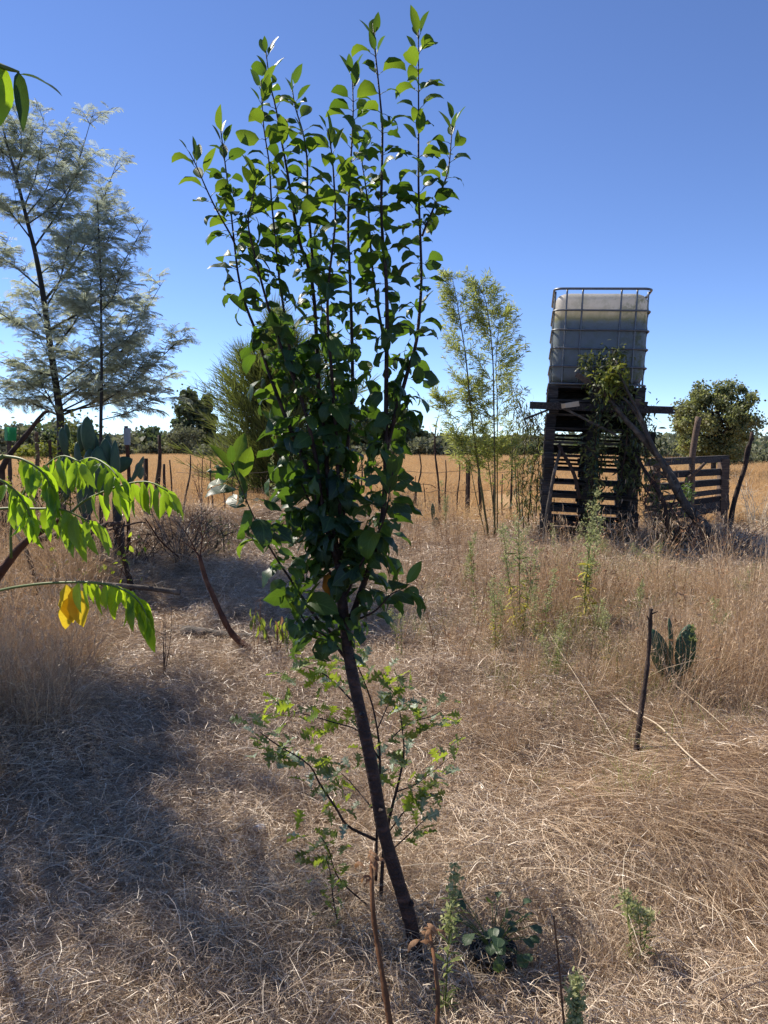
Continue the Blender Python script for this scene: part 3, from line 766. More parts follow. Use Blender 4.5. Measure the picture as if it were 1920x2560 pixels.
# ------------------------------------------------------------------ oak sapling behind it
def oak():
    b = G(955, 2290)
    Y = b[1]
    t = thing('oak_sapling', b, 'small oak sapling with lobed leaves spreading low behind the fruit tree trunk', 'sapling')
    st = [
        ([(950, 2300, Y), (958, 2140, Y), (975, 2040, Y), (1000, 1940, Y), (1010, 1870, Y+.02), (1000, 1780, Y+.03)], .009, .003),
        ([(940, 2200, Y), (942, 2090, Y), (950, 1900, Y+.05), (935, 1780, Y+.08), (905, 1690, Y+.1), (880, 1640, Y+.1)], .007, .0025),
        ([(940, 2100, Y), (870, 2065, Y-.03), (840, 2020, Y-.05), (800, 1960, Y-.1), (770, 1910, Y-.12), (690, 1860, Y-.15), (650, 1830, Y-.15)], .006, .002),
        ([(950, 1900, Y+.05), (900, 1830, Y+.1), (830, 1805, Y+.12), (760, 1785, Y+.12), (700, 1775, Y+.12)], .004, .0018),
        ([(905, 1780, Y+.1), (840, 1710, Y+.2), (800, 1680, Y+.22), (740, 1660, Y+.25)], .004, .0018),
        ([(965, 2090, Y), (1010, 2030, Y-.05), (1060, 1980, Y-.08), (1090, 1960, Y-.1)], .003, .0016),
        ([(985, 2120, Y), (1040, 2070, Y-.08), (1070, 2040, Y-.1)], .003, .0015),
        ([(990, 1980, Y), (1040, 1960, Y+.1), (1080, 1930, Y+.15), (1130, 1890, Y+.18)], .003, .0015),
        ([(975, 1850, Y+.03), (1020, 1810, Y+.08), (1080, 1790, Y+.1), (1105, 1775, Y+.12)], .003, .0015),
        ([(945, 1820, Y+.06), (980, 1740, Y+.1), (1000, 1710, Y+.12)], .003, .0015),
        ([(930, 2020, Y), (880, 1960, Y+.1), (850, 1930, Y+.12)], .003, .0015),
        ([(940, 2280, Y-.05), (850, 2200, Y-.1), (820, 2120, Y-.12), (800, 2090, Y-.12)], .0035, .0015),
        ([(850, 2330, Y-.15), (835, 2260, Y-.15), (825, 2180, Y-.15), (815, 2140, Y-.15)], .003, .0015),
    ]
    PO = []; DI = []; SZ = []; LT = []
    for si, (px, r0, r1) in enumerate(st):
        p = PP(px); q = spl(p, 24)
        part('branch' if si else 'trunk', MB().tubes(q, np.linspace(r0*.8, r1*.6, 24), 6), M['plumbark'], t)
        n = len(q)
        lo = {0: .45, 1: .4, 2: .35, 3: .3, 4: .35, 11: .4, 12: .2}.get(si, .3)
        m = int({0: 26, 1: 30, 2: 44, 3: 34, 4: 26, 5: 14, 6: 14, 7: 20, 8: 26, 9: 18, 10: 16, 11: 20, 12: 26}[si]*1.05)
        for k in range(m):
            f = lo+(1-lo)*(1-(RNG.uniform()**1.5))
            pos = q[min(int(f*(n-1)), n-1)]+RNG.normal(0, .03, 3)
            T = nrm(q[-1]-q[-3]); 
            a = RNG.uniform(0, 6.28)
            d = nrm(T*.8+np.array([math.cos(a), math.sin(a), RNG.normal(.1, .4)]))
            PO.append(pos); DI.append(d); SZ.append(RNG.uniform(.045, .082) if si not in (12,) else RNG.uniform(.03, .05))
            LT.append(1 if si in (4, 3, 12) and RNG.uniform() < .55 or RNG.uniform() < .08 else 0)
    rg = np.random.default_rng(8)
    tp = [oak_tpl(1, rg.uniform(.62, .8), rg.uniform(0, 1), rg.uniform(.05, .4), rg) for _ in range(6)]
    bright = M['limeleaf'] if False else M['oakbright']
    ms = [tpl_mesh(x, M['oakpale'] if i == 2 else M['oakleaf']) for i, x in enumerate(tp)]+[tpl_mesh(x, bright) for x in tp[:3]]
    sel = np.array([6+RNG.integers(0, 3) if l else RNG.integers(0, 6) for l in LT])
    mats = frame(np.array(PO), np.array(DI), (0, 0, 1), np.array(SZ), RNG.normal(0, .7, len(PO)))
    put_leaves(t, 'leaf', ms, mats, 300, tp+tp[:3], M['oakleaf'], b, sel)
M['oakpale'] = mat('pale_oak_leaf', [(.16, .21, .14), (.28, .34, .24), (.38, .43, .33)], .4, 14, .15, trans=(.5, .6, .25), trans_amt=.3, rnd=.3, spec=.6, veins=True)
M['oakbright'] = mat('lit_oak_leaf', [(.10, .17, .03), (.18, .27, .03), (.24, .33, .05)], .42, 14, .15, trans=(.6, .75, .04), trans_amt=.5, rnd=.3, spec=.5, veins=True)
oak()

# ------------------------------------------------------------------ near compound-leaved branch at the left edge
def compound():
    YB = .95
    root = G(-420, 2300)
    t = thing('compound_leaved_sapling', root, 'bright green sapling with long drooping compound leaves reaching in from the left edge', 'sapling')
    def br(name, px, r0, r1, m, par=t, k=24):
        return part(name, MB().tube(PP(px), r0, r1, 7, k), m, par)
    bx = spl(np.vstack([root+np.array([0, 0, -.05]), root+np.array([-.03, -.1, .5]), P(-260, 1650, .97), P(-60, 1500, .97), P(0, 1432, .95)]), 26)
    part('trunk', MB().tubes(bx, np.linspace(.014, .0062, 26), 8), M['redwood'], t)
    br('branch', [(0, 1432, .95), (60, 1358, .95), (125, 1314, .95), (170, 1290, .95)], .0058, .0028, M['redwood'])
    br('branch', [(-60, 1500, .97), (-150, 1320, .9), (-80, 1190, .88), (10, 1140, .88)], .005, .003, M['greentwig'])
    fr = [
        ([(170, 1290, .95), (215, 1250, .95), (300, 1215, .93), (370, 1205, .9), (427, 1232, .88)], 7, 92, 0),
        ([(28, 1395, .93), (30, 1310, .93), (70, 1215, .92), (120, 1160, .9), (160, 1140, .88), (210, 1160, .85)], 6, 82, 0),
        ([(28, 1300, .95), (110, 1190, .96), (170, 1170, .95), (225, 1145, .93), (270, 1165, .9), (300, 1200, .88)], 8, 85, 0),
        ([(-80, 1290, .9), (0, 1272, .88), (90, 1272, .86), (160, 1275, .85), (235, 1310, .84)], 6, 92, 0),
        ([(10, 1140, .88), (60, 1150, .86), (110, 1185, .85), (135, 1240, .85)], 6, 80, 0),
        ([(-60, 1180, .82), (0, 1200, .8), (50, 1240, .8), (80, 1300, .8)], 5, 80, 0),
        ([(-60, 1500, .97), (0, 1476, .9), (80, 1462, .86), (160, 1456, .84), (250, 1458, .82), (310, 1475, .81), (352, 1510, .8), (372, 1560, .8)], 11, 84, 1),
        ([(150, 1300, .95), (175, 1290, .9), (200, 1330, .88)], 3, 80, 0),
    ]
    rg = np.random.default_rng(21)
    T0 = [leaf_tpl(1, rg.uniform(.25, .34), 7, rg.uniform(.2, .9), rg.uniform(.25, .6), 0, .08, 0, .06, rg, peak=.36, twist=rg.normal(0, .5)) for _ in range(6)]
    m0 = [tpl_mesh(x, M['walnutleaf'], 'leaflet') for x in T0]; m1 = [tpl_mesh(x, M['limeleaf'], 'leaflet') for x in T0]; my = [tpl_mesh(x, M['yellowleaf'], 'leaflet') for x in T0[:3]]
    for px, n, Lpx, lime in fr:
        p = PP(px); q = spl(p, 60)
        f = part('compound_leaf', MB().tubes(q[::3], np.linspace(.0019, .0009, 20), 5), M['greentwig'], t)
        lo = .35 if not lime else .50
        n += 2
        for i in range(n*2+1):
            fr_ = lo+(1-lo)*min(1, (i//2)/(n-.5)) if i < n*2 else 1.0
            k = min(int(fr_*59), 59)
            T = nrm(q[min(k+1, 59)]-q[max(k-1, 0)])
            sd = (-1 if i % 2 else 1)
            lat = nrm(np.cross(T, [0, 0, 1]))*sd
            d = nrm(T*RNG.uniform(-.1, .6)+lat*RNG.uniform(.1, .7)+np.array([0, 0, -1])*RNG.uniform(.7, 1.1)) if i < n*2 else nrm(T+np.array([0, 0, -.8]))
            L = Lpx/FPX*q[k][1]*RNG.uniform(.8, 1.15)*(1-.3*abs(fr_-.75))*1.0
            Mx = frame(q[k][None]+lat*.003, d[None], (lat*.9+np.array([0, 0, .5]))[None], L, RNG.normal(0, .75))[0]
            Mx[:3, 3] -= root
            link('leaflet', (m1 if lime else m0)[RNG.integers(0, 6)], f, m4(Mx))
        if lime:
            for (yx, yy, dx, ll) in ((165, 1462, .1, 105), (185, 1468, .15, 110), (178, 1490, -.25, 95)):
                Mx = frame(P(yx, yy, .84)[None], np.array([[dx, .1, -1]]), np.array([[0, -1, .2]]), ll/FPX*.84, .3)[0]
                Mx[:3, 0] *= 1.5; Mx[:3, 3] -= root
                link('leaflet', my[RNG.integers(0, 3)], f, m4(Mx), label='bright yellow leaflet hanging down')
compound()
# leaves of an overhanging tree whose crown stands out of frame on the left
def overhang():
    b = on(-3.55, 4.75)
    t = thing('overhanging_tree', b, 'tree at the left whose dark pointed leaves hang into the top left corner', 'tree')
    tr = np.array([b-[0, 0, .1], b+[.05, 0, 1.2], b+[.1, 0, 2.4], b+[.15, 0, 3.6]])
    part('trunk', MB().tubes(spl(tr, 20), np.linspace(.07, .03, 20), 9), M['mimosabark'], t)
    rg = np.random.default_rng(3)
    mb = MB(); lf = MB()
    T0 = [leaf_tpl(1, .26, 4, .6, .3, 0, .04, 0, .05, rg, peak=.4) for _ in range(3)]
    ends = []
    for i in range(48):
        a = rg.uniform(0, 6.28); z = rg.uniform(2.0, 4.5)
        r = rg.uniform(.5, 1.3)*(1 if z < 3.8 else .7)
        e = b+np.array([math.cos(a)*r+.15, math.sin(a)*r*1.5, z-b[2]])
        # keep it outside the frame
        if e[0] > -.51*e[1]-.2: e[0] = -.51*e[1]-.2-rg.uniform(0, .4)
        s = b+np.array([.1, 0, rg.uniform(1.3, 3.2)])
        q = spl([s, (s+e)/2+[0, 0, .12], e], 12)
        mb.tubes(q, np.linspace(.014, .003, 12), 5)
        ends.append(q)
    part('branches', mb, M['mimosabark'], t, 'stuff')
    pos = np.concatenate([q[rg.integers(5, 12, 115)]+rg.normal(0, .105, (115, 3)) for q in ends])
    pos = pos[pos[:, 0] < -.52*pos[:, 1]-.12]
    d = nrm(rdir(len(pos), -.9, .3, rg))
    mt = frame(pos, d, (0, 0, 1), rg.uniform(.07, .13, len(pos)), rg.normal(0, .6, len(pos)))
    for k in range(3): lf.inst(T0[k], mt[k::3], rg.uniform(0, 1, len(mt[k::3])))
    part('foliage', lf, M['plumleaf'], t, 'stuff')
    # the sprig in view
    tw = PP([(-420, -120, 1.3), (-200, 60, 1.0), (-60, 140, .9), (10, 168, .88), (48, 180, .88)])
    full = np.vstack([b+np.array([.1, 0, 2.4]), b+np.array([1.2, -1.8, 1.9]), tw])
    part('branch', MB().tube(full, .012, .0011, 6, 50), M['greentwig'], t)
    big = [leaf_tpl(1, .22, 8, .25, .35, 0, .03, 0, .03, rg, peak=.4), leaf_tpl(1, .17, 8, -.55, .35, 0, .03, 0, .03, rg, peak=.5), leaf_tpl(1, .2, 8, .5, .3, 0, .03, 0, .03, rg, peak=.5)]
    for (x0, y0, x1, y1, L, k, m) in ((-8, 155, -2, 310, 158, 0, 'walnutleaf'), (46, 180, 62, 318, 142, 0, 'plumleaf'), (50, 186, 118, 280, 120, 2, 'plumleaf'), (-30, 150, -40, 300, 150, 0, 'walnutleaf')):
        a = P(x0, y0, .88); c = P(x1, y1, .86)
        Mx = frame(a[None], (c-a)[None]+(np.array([[.02, 0, .03]]) if k == 2 else 0), np.array([[.7, -.5, .9]]) if k == 2 else np.array([[.55, -1, .1]]), np.linalg.norm(c-a)*1.02, .2)[0]
        if k == 0 and x0 < 0: Mx[:3, 0] *= 1.9
        Mx[:3, 3] -= b
        link('leaf', tpl_mesh(big[k], M[m]), t, m4(Mx))
overhang()

# ------------------------------------------------------------------ water tank on its tower of pallets
TB = P(1466, 1372, 8.15); TB[2] = float(hgt(TB[0], TB[1]))+.005
YAW = R(13.0)*-1
LEAN = R(2.3)
def tower():
    RZ = Matrix.Rotation(-R(11), 4, 'Z')       # front turned towards the path
    RL = Matrix.Rotation(LEAN, 4, 'Y')
    base = Matrix.Translation(Vector(TB.tolist()))@RZ@RL
    # one pallet: width 1.0 across the front (x), 1.2 deep (y, away from us), 0.144 tall
    def bx(sx, sy, sz): 
        return MB().box((0, 0, 0), (sx, sy, sz), jit=.0012).mesh('board', M['wood'], smooth_=False)
    top = [bx(1.0, .10, .022) for _ in range(3)]; strg = bx(.10, 1.2, .022); bot = bx(.10, 1.2, .022)
    blk = [bx(.10, .145, .078), bx(.14, .145, .078)]
    bkb = bx(.98, .02, .09); thb = bx(.98, .018, .026)
    H = .144; PH = .146
    labels = ['bottom pallet of the tower, half sunk in dry weeds', 'grey pallet second from the ground in the tower', 'pallet third from the ground in the tower, behind pale seed heads',
              'pallet fourth from the ground in the tower', 'pallet fifth from the ground, level with the lower part of the leaning stick', 'pallet sixth from the ground with field showing through its gaps',
              'pallet seventh from the ground, level with the middle of the forked prop', 'pallet eighth from the ground, just under the top of the leaning stick prop', 'pallet ninth from the ground with sky showing between its boards',
              'dark pallet tenth from the ground in the tower', 'pallet eleventh from the ground, just below the long cross beam', 'top pallet of the tower directly under the tank cage']
    for i in range(12):
        z = PH*i
        jx, jy, ja = RNG.normal(0, .008), RNG.normal(0, .02), RNG.normal(0, R(.7))
        T = base@Matrix.Translation((jx, jy, z))@Matrix.Rotation(ja, 4, 'Z')
        e = thing('pallet', (0, 0, 0), labels[i], 'pallet', 'pallets stacked under the water tank'); e.matrix_basis = T
        for k, yy in enumerate((.06, .33, .60, .87, 1.14)):
            link('board', top[k % 3], e, Matrix.Translation((0, yy, H-.011)))
        if i in (7, 9, 10, 11):
            for yy in (.62, 1.17): link('board', bkb, e, Matrix.Translation((0, yy, .060)))
        if i in (8, 6): link('board', thb, e, Matrix.Translation((0, 1.17, .075))); link('board', thb, e, Matrix.Translation((0, 1.17, .03)))
        if i < 5: link('board', thb, e, Matrix.Translation((0, -.012, .016)))
        for xx in (-.445, 0, .445):
            link('stringer', strg, e, Matrix.Translation((xx, .6, H-.034)))
            link('board', bot, e, Matrix.Translation((xx*1.0, .6, .0105)))
            for yy in (.075, .6, 1.125):
                link('block', blk[1 if xx == 0 else 0], e, Matrix.Translation((xx*(.995), yy, .0605)))
    # tank
    T = base@Matrix.Translation((0.0, 0, PH*12+.004))
    e = thing('water_tank', (0, 0, 0), 'white plastic cube water tank in a tubular steel cage on top of the pallet tower', 'water tank'); e.matrix_basis = T
    def rbox(hx, y0, y1, z0, z1, r, nz=10, rz=.09, bulge=0.0):
        """rounded box shell as rings of a superellipse"""
        V = []; F = []; n = 40
        cy = (y0+y1)/2; hy = (y1-y0)/2
        levels = []
        for k in range(6): a = k/5*math.pi/2; levels.append((z0+rz*(1-math.sin(a)), rz*(1-math.cos(a))))
        levels = [(z0+rz*(1-math.cos(k/5*math.pi/2)), rz*(1-math.sin(k/5*math.pi/2))) for k in range(6)]
        for k in range(1, nz): levels.append((z0+rz+(z1-z0-2*rz)*k/nz, -bulge*math.sin(math.pi*k/nz)))
        levels += [(z1-rz*(1-math.sin(k/5*math.pi/2)), rz*(1-math.cos(k/5*math.pi/2))) for k in range(6)]
        for (z, ins) in levels:
            for j in range(n):
                q = j//10; a = (j % 10)/9*math.pi/2+q*math.pi/2
                sx = [1, -1, -1, 1][q]; sy = [1, 1, -1, -1][q]
                rr = max(r-ins*.3, .02)
                V.append([sx*(hx-rr-ins)+rr*math.cos(a), cy+sy*(hy-rr-ins)+rr*math.sin(a), z])
        m = len(levels)
        for k in range(m-1):
            for j in range(n): F.append([k*n+j, k*n+(j+1) % n, (k+1)*n+(j+1) % n, (k+1)*n+j])
        return np.array(V), [np.array(F), np.arange(n)[None, ::-1], (np.arange(n)+(m-1)*n)[None, :]]
    v, f = rbox(.468, .03, 1.12, .02, .965, .12, bulge=.006)
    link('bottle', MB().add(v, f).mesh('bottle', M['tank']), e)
    v, f = rbox(.458, .041, 1.108, .03, .735, .11, rz=.08)
    link('water_fill', MB().add(v, f).mesh('water_fill', M['water']), e)
    # filler cap and valve
    link('filler_cap', MB().tubes(np.array([[0, .57, .955], [0, .57, .985]]), .085, 20).mesh('filler_cap', M['pot']), e)
    vv = MB().tubes(np.array([[.02, .03, .07], [.02, -.03, .07], [.02, -.07, .06]]), .035, 12); vv.box((.02, -.045, .11), (.03, .03, .04))
    link('outlet_valve', vv.mesh('outlet_valve', M['pot']), e)
    def ringpath(z, hx=.492, y0=.005, y1=1.145, r=.09, n=9):
        cy = (y0+y1)/2; hy = (y1-y0)/2; pts = []
        for q in range(4):
            for j in range(n):
                a = j/(n-1)*math.pi/2+q*math.pi/2
                sx = [1, -1, -1, 1][q]; sy = [1, 1, -1, -1][q]
                pts.append([sx*(hx-r)+r*math.cos(a), cy+sy*(hy-r)+r*math.sin(a), z])
        pts.append(pts[0]); return np.array(pts)
    for z, rad in ((.995, .013), (.775, .0095), (.575, .0095), (.385, .0095), (.195, .0095), (.012, .012)):
        p = ringpath(z)
        A = np.gradient(p, axis=0); A = nrm(np.where(np.abs(A) < 1e-9, 0, A)+1e-9)
        # own frame: up and outward
        up = np.array([0, 0, 1.]); out = nrm(np.cross(A, up))
        an = np.linspace(0, 2*np.pi, 8, endpoint=False)
        ring = p[:, None]+rad*(out[:, None]*np.cos(an)[None, :, None]+up[None, None]*np.sin(an)[None, :, None])
        K, n = len(p), 8
        k = np.arange(K-1)[:, None]*n; j = np.arange(n)[None]
        F = np.stack([k+j, k+n+j, k+n+(j+1) % n, k+(j+1) % n], -1).reshape(-1, 4)
        link('cage_ring', MB().add(ring.reshape(-1, 3), [F]).mesh('cage_ring', M['steel']), e)
    def upright(x, y, ox, oy):
        zs = np.linspace(.012, .995, 26)
        pinch = np.array([.006 if any(abs(z-q) < .03 for q in (.775, .575, .385, .195)) else 0 for z in zs])
        return np.stack([x+ox*(.017-pinch)*-1, y+oy*(.017-pinch)*-1, zs], -1)
    up_me = {}
    for x in (-.36, -.20, .19, .345):
        for y, oy in ((.005, 1), (1.145, -1)):
            link('cage_upright', MB().tubes(upright(x, y, 0, oy*-1), .0098, 7).mesh('cage_upright', M['steel']), e)
    for y in (.17, .42, .72, .98):
        for x, ox in ((-.492, -1), (.492, 1)):
            link('cage_upright', MB().tubes(upright(x, y, ox, 0), .0098, 7).mesh('cage_upright', M['steel']), e)
    W = lambda x, y, z: np.array((base@Vector((x, y, z))))
    # beams and scrap boards
    def beam(name, a, b, sz, m, label, cat='beam', notch=False):
        c = (a+b)/2; d = b-a; L = np.linalg.norm(d)
        Mx = Matrix([[0]*4]*4)
        fr_ = frame(c[None], d[None], (0, 0, 1))[0]
        mb = MB()
        if notch:
            # ragged broken end
            prof = [(-L/2, -1), (L/2-.02, -1), (L/2, -.6), (L/2-.03, -.2), (L/2+.015, .15), (L/2-.04, .5), (L/2-.02, 1), (-L/2, 1)]
            v = [[sz[0]/2*s, yy, sz[1]/2*zz] for s in (-1, 1) for yy, zz in prof]; n = len(prof)
            mb.add(v, [np.arange(n)[None, ::-1], np.arange(n)[None]+n, np.array([[i, (i+1) % n, (i+1) % n+n, i+n] for i in range(n)])])
        else: mb.box((0, 0, 0), (sz[0], L, sz[1]), jit=.002)
        o = link(name, mb.mesh(name, M[m], smooth_=False)); o.matrix_basis = m4(fr_)
        return tagit(o, label, cat)
    ztop = PH*11
    beam('cross_beam', W(-.68, -.03, ztop-.075), W(.80, -.03, ztop-.085), (.04, .075), 'wood', 'long dark beam sticking out both sides below the top pallet, broken at its right end', notch=True)
    beam('thin_lath', W(-.72, .02, ztop-.22), W(-.40, .0, ztop-.08), (.02, .02), 'wood', 'thin lath sloping out at the left side under the cross beam', 'lath')
    beam('broken_board', W(-.33, -.24, ztop-.11), W(.22, -.26, ztop-.37), (.09, .022), 'greywood', 'grey splintered board slanting down across the upper left front of the tower', 'board', True)
    beam('brown_lath', W(-.23, -.24, ztop+.24), W(.14, -.24, ztop-.0), (.02, .05), 'woodb', 'brown narrow slat slanting in front of the tank bottom', 'lath', True)
    beam('pale_board_offcut', W(-.34, -.27, ztop-.085), W(-.20, -.23, ztop-.06), (.12, .05), 'stalk', 'small pale square offcut of board lying on the slanting grey board', 'offcut')
    beam('sill_plank', W(-.57, -.10, .05), W(-.10, -.08, .05), (.10, .075), 'wood', 'thick grey plank lying on the ground along the foot of the tower', 'plank')
    beam('brown_block', W(.40, -.03, ztop-.12), W(.40, -.03, ztop+.02), (.09, .05), 'woodb', 'brown wooden block fixed at the right front of the tower by the cross beam', 'block')
    beam('jutting_block', W(.44, .05, ztop-.36), W(.62, .05, ztop-.36), (.08, .10), 'wood', 'dark block of wood jutting out of the right side under the cross beam', 'block')
    # green hose down the front
    hp = [W(.03, -.06, PH*12+.08), W(.03, -.09, PH*12-.1), W(.03, -.09, 1.2), W(.045, -.10, .7), W(.05, -.10, .2), W(.05, -.12, -.05)]
    solo('green_hose', MB().tube(hp, .017, .017, 9, 30), M['hose'], hp[-1], 'dark green pipe running down the front of the pallet tower from the tank outlet', 'pipe')
    return W, PH
W, PH = tower()
def pole(name, px, r0, r1, m, label, cat, k=18, jit=.05, group=None, fork=None, sink=True, n=8):
    """round stick through picture points (x, y, distance), built at its true distance; first point is the foot"""
    p = PP(px)
    q = spl(p, k)
    wob = np.sin(np.linspace(0, 7, k)+p[0][0]*9)*r0*.35
    q = q+np.stack([wob, 0*wob, 0*wob], -1)
    if sink:
        g = float(hgt(p[0][0], p[0][1]))
        if q[0][2] > g-.03: q = np.vstack([[q[0][0], q[0][1], g-.05], q])
    r = np.linspace(r0, r1, len(q))*(1+RNG.normal(0, jit, len(q)))
    mb = MB().tubes(q, r, n)
    for fk in (fork or []):
        mb.tube(PP(fk[0]), fk[1], fk[2], 6, 10)
    return solo(name, mb, M[m], q[0], label, cat, group)
pole('leaning_prop', [(1352, 1425, 7.8), (1364, 1320, 7.85), (1378, 1230, 7.9), (1387, 1170, 7.95), (1402, 1118, 8.0)], .021, .016, 'greywood', 'pale straight stick leaning against the left front of the pallet tower', 'stick')
pole('leaning_prop', [(1450, 1245, 7.95), (1428, 1170, 7.95), (1396, 1110, 8.0)], .02, .018, 'deadwood', 'dark short stick crossing the pale leaning stick on the tower front', 'stick', sink=False)
pole('leaning_log', [(1790, 1395, 7.6), (1768, 1325, 7.6), (1710, 1262, 7.65), (1668, 1180, 7.7), (1610, 1100, 7.75), (1560, 1040, 7.8), (1500, 962, 7.85)], .058, .018, 'greywood', 'thick bleached branch leaning diagonally against the right side of the tower', 'branch', 30, .08, n=10,
     fork=[([(1700, 1250, 7.65), (1650, 1150, 7.6), (1588, 1030, 7.75), (1555, 990, 7.8)], .03, .01), ([(1640, 1140, 7.7), (1610, 1060, 7.7), (1560, 960, 7.7), (1540, 900, 7.75)], .02, .008)])
pole('leaning_branch', [(1695, 1400, 7.5), (1672, 1330, 7.5), (1660, 1250, 7.55), (1620, 1190, 7.7), (1580, 1130, 7.9)], .035, .015, 'deadwood', 'dark leafy branch leaning left of the thick bleached one', 'branch', 24, .1,
     fork=[([(1690, 1380, 7.5), (1730, 1310, 7.5), (1740, 1270, 7.5)], .012, .006), ([(1668, 1290, 7.5), (1700, 1220, 7.6)], .012, .005)])
pole('crooked_pole', [(1825, 1385, 8.4), (1830, 1300, 8.4), (1842, 1230, 8.4), (1862, 1160, 8.4), (1882, 1080, 8.4)], .032, .020, 'deadwood', 'tall crooked dark pole standing at the far right beside the slatted fence', 'pole',
     fork=[([(1862, 1160, 8.4), (1868, 1120, 8.4), (1884, 1095, 8.4)], .02, .012)])
pole('fence_post', [(1722, 1300, 10.6), (1728, 1200, 10.6), (1735, 1130, 10.6), (1744, 1042, 10.6)], .046, .040, 'woodb', 'tall brown round post rising above the slatted fence behind the tower', 'post', n=10, jit=.02,
     fork=[([(1722, 1195, 10.5), (1745, 1175, 10.45), (1762, 1158, 10.4)], .03, .02), ([(1705, 1260, 10.5), (1714, 1215, 10.5), (1722, 1190, 10.5)], .03, .035)])
# slatted pallet fence behind, to the right
def slatfence():
    b = on((1640-960)/FPX*10.3, 10.3)
    t = thing('slatted_fence', b, 'low fence panel of weathered horizontal slats with gaps, right of the pallet tower', 'fence')
    rows = [(1158, 1148), (1192, 1180), (1222, 1205), (1250, 1226), (1272, 1243), (1290, 1256), (1305, 1268)]
    for i, (l, r) in enumerate(rows):
        a = P(1612, l, 10.2); c = P(1822, r, 10.9)
        fr_ = frame(((a+c)/2)[None], (c-a)[None], (0, 0, 1))[0]; fr_[:3, 3] -= b
        mb = MB().box((0, 0, 0), (.02, np.linalg.norm(c-a), .075), jit=.003)
        link('slat', mb.mesh('slat', M['wood'], smooth_=False), t, m4(fr_))
        a2 = a+np.array([0, .10, 0]); mb = MB().box((0, 0, .045), (.10, np.linalg.norm(c-a), .018), jit=.003)
        if i in (0, 1, 2):
            fr2 = fr_.copy(); fr2[1, 3] += .06
            link('slat', mb.mesh('slat', M['greywood'], smooth_=False), t, m4(fr2))
    for x, Yp, tp in ((1640, 10.35, 1150), (1812, 10.85, 1150), (1806, 10.98, 1152)):
        top = P(x, tp, Yp); g = on(top[0], top[1], -.05)
        part('post', MB().box((top+g)/2, (.10, .10, top[2]-g[2]+.03), jit=.003), M['woodb'], t, smooth_=False)
slatfence()

# ------------------------------------------------------------------ stakes of the wire fence across the field edge
def stake(px, top, bot, lx=0, r=.02, label='', Y=13.0, m='deadwood', name='fence_stake', cat='stake', sq=False):
    a = P(px, bot, Y); g = on(a[0], a[1], -.08); tp = P(px+lx, top, Y)
    mb = MB()
    if sq:
        d = tp-g; mb.tubes(np.stack([g, (g+tp)/2, tp]), r*1.2, 4)
    else:
        k = 9; q = spl([g, g+(tp-g)*.4+[RNG.normal(0, .015), 0, 0], g+(tp-g)*.75+[RNG.normal(0, .015), 0, 0], tp], k)
        mb.tubes(q, np.linspace(r, r*.6, k)*(1+RNG.normal(0, .08, k)), 6)
    return solo(name, mb, M[m], g, label, cat, 'stakes of the fence along the field', smooth_=not sq)
SL = [
    (364, 1146, 1250, 0, .025, 'dark square post in the field, right of the round prickly pear pad', 9.5, True),
    (384, 1088, 1262, 14, .034, 'tall thick dark stake tapering to a point, left part of the field fence', 9.5, False),
    (416, 1160, 1262, -6, .026, 'short thick reddish stake just right of the tall pointed one', 10, False),
    (432, 1150, 1275, -8, .016, 'thin rough stake between the short thick one and the slanting one', 10.5, False),
    (452, 1138, 1275, 24, .016, 'slender stake slanting to the right above the heap of dead twigs', 11, False),
    (500, 1145, 1262, 6, .010, 'thin twiggy stake leaning right of the slanting stake', 12, False),
    (535, 1150, 1295, -8, .014, 'curved dark stick whose top bows left, before the needle-leaved tree', 11, False),
    (556, 1185, 1270, 0, .012, 'thin short stake left of the fruit tree, second from the bowed stick', 12, False),
    (585, 1185, 1280, 0, .012, 'thin stake just left of the leafy low side shoot of the fruit tree', 12, False),
    (722, 1130, 1300, -2, .03, 'dark stake seen through the left side of the fruit tree leaves', 11, False),
    (900, 1140, 1290, 3, .02, 'dark stake hidden behind the middle of the fruit tree', 12, False),
    (932, 1130, 1290, -3, .018, 'dark stake hidden behind the right stem of the fruit tree', 12, False),
    (1027, 1190, 1285, 12, .010, 'thin slanting stick, first one right of the fruit tree', 12.5, False),
    (1041, 1135, 1290, 8, .018, 'knotty dark stake standing right of the fruit tree crown', 12.5, False),
    (1066, 1208, 1270, -8, .012, 'short leaning stick between the knotty stake and the bare sapling', 12.5, False),
    (1118, 1150, 1280, -4, .016, 'thin stake next right of the bare dead sapling', 12.5, False),
    (1143, 1155, 1282, 6, .016, 'thin stake between the bare sapling and the thick square post', 12.5, False),
    (1168, 1150, 1284, 3, .030, 'thick square dark post in the fence left of the bamboo', 12.0, True),
    (1200, 1170, 1284, -2, .028, 'thick dark post half hidden behind the left bamboo stem', 12.0, False),
    (1232, 1175, 1280, 0, .012, 'thin stake among the bamboo stems', 12.5, False),
    (1256, 1185, 1290, 0, .014, 'thin stake just right of the bamboo stems', 12.5, False),
    (1276, 1090, 1270, 4, .022, 'tall dark stake between the bamboo and the pallet tower', 12.0, False),
    (1296, 1120, 1270, -10, .012, 'thin tall stick crossing the tall dark stake by the tower', 12.0, False),
    (1328, 1190, 1290, 0, .014, 'low stake directly left of the pallet tower', 12.0, False),
]
for a in SL:
    stake(a[0], a[1], a[2], a[3], a[4], a[5], a[6], sq=a[7])
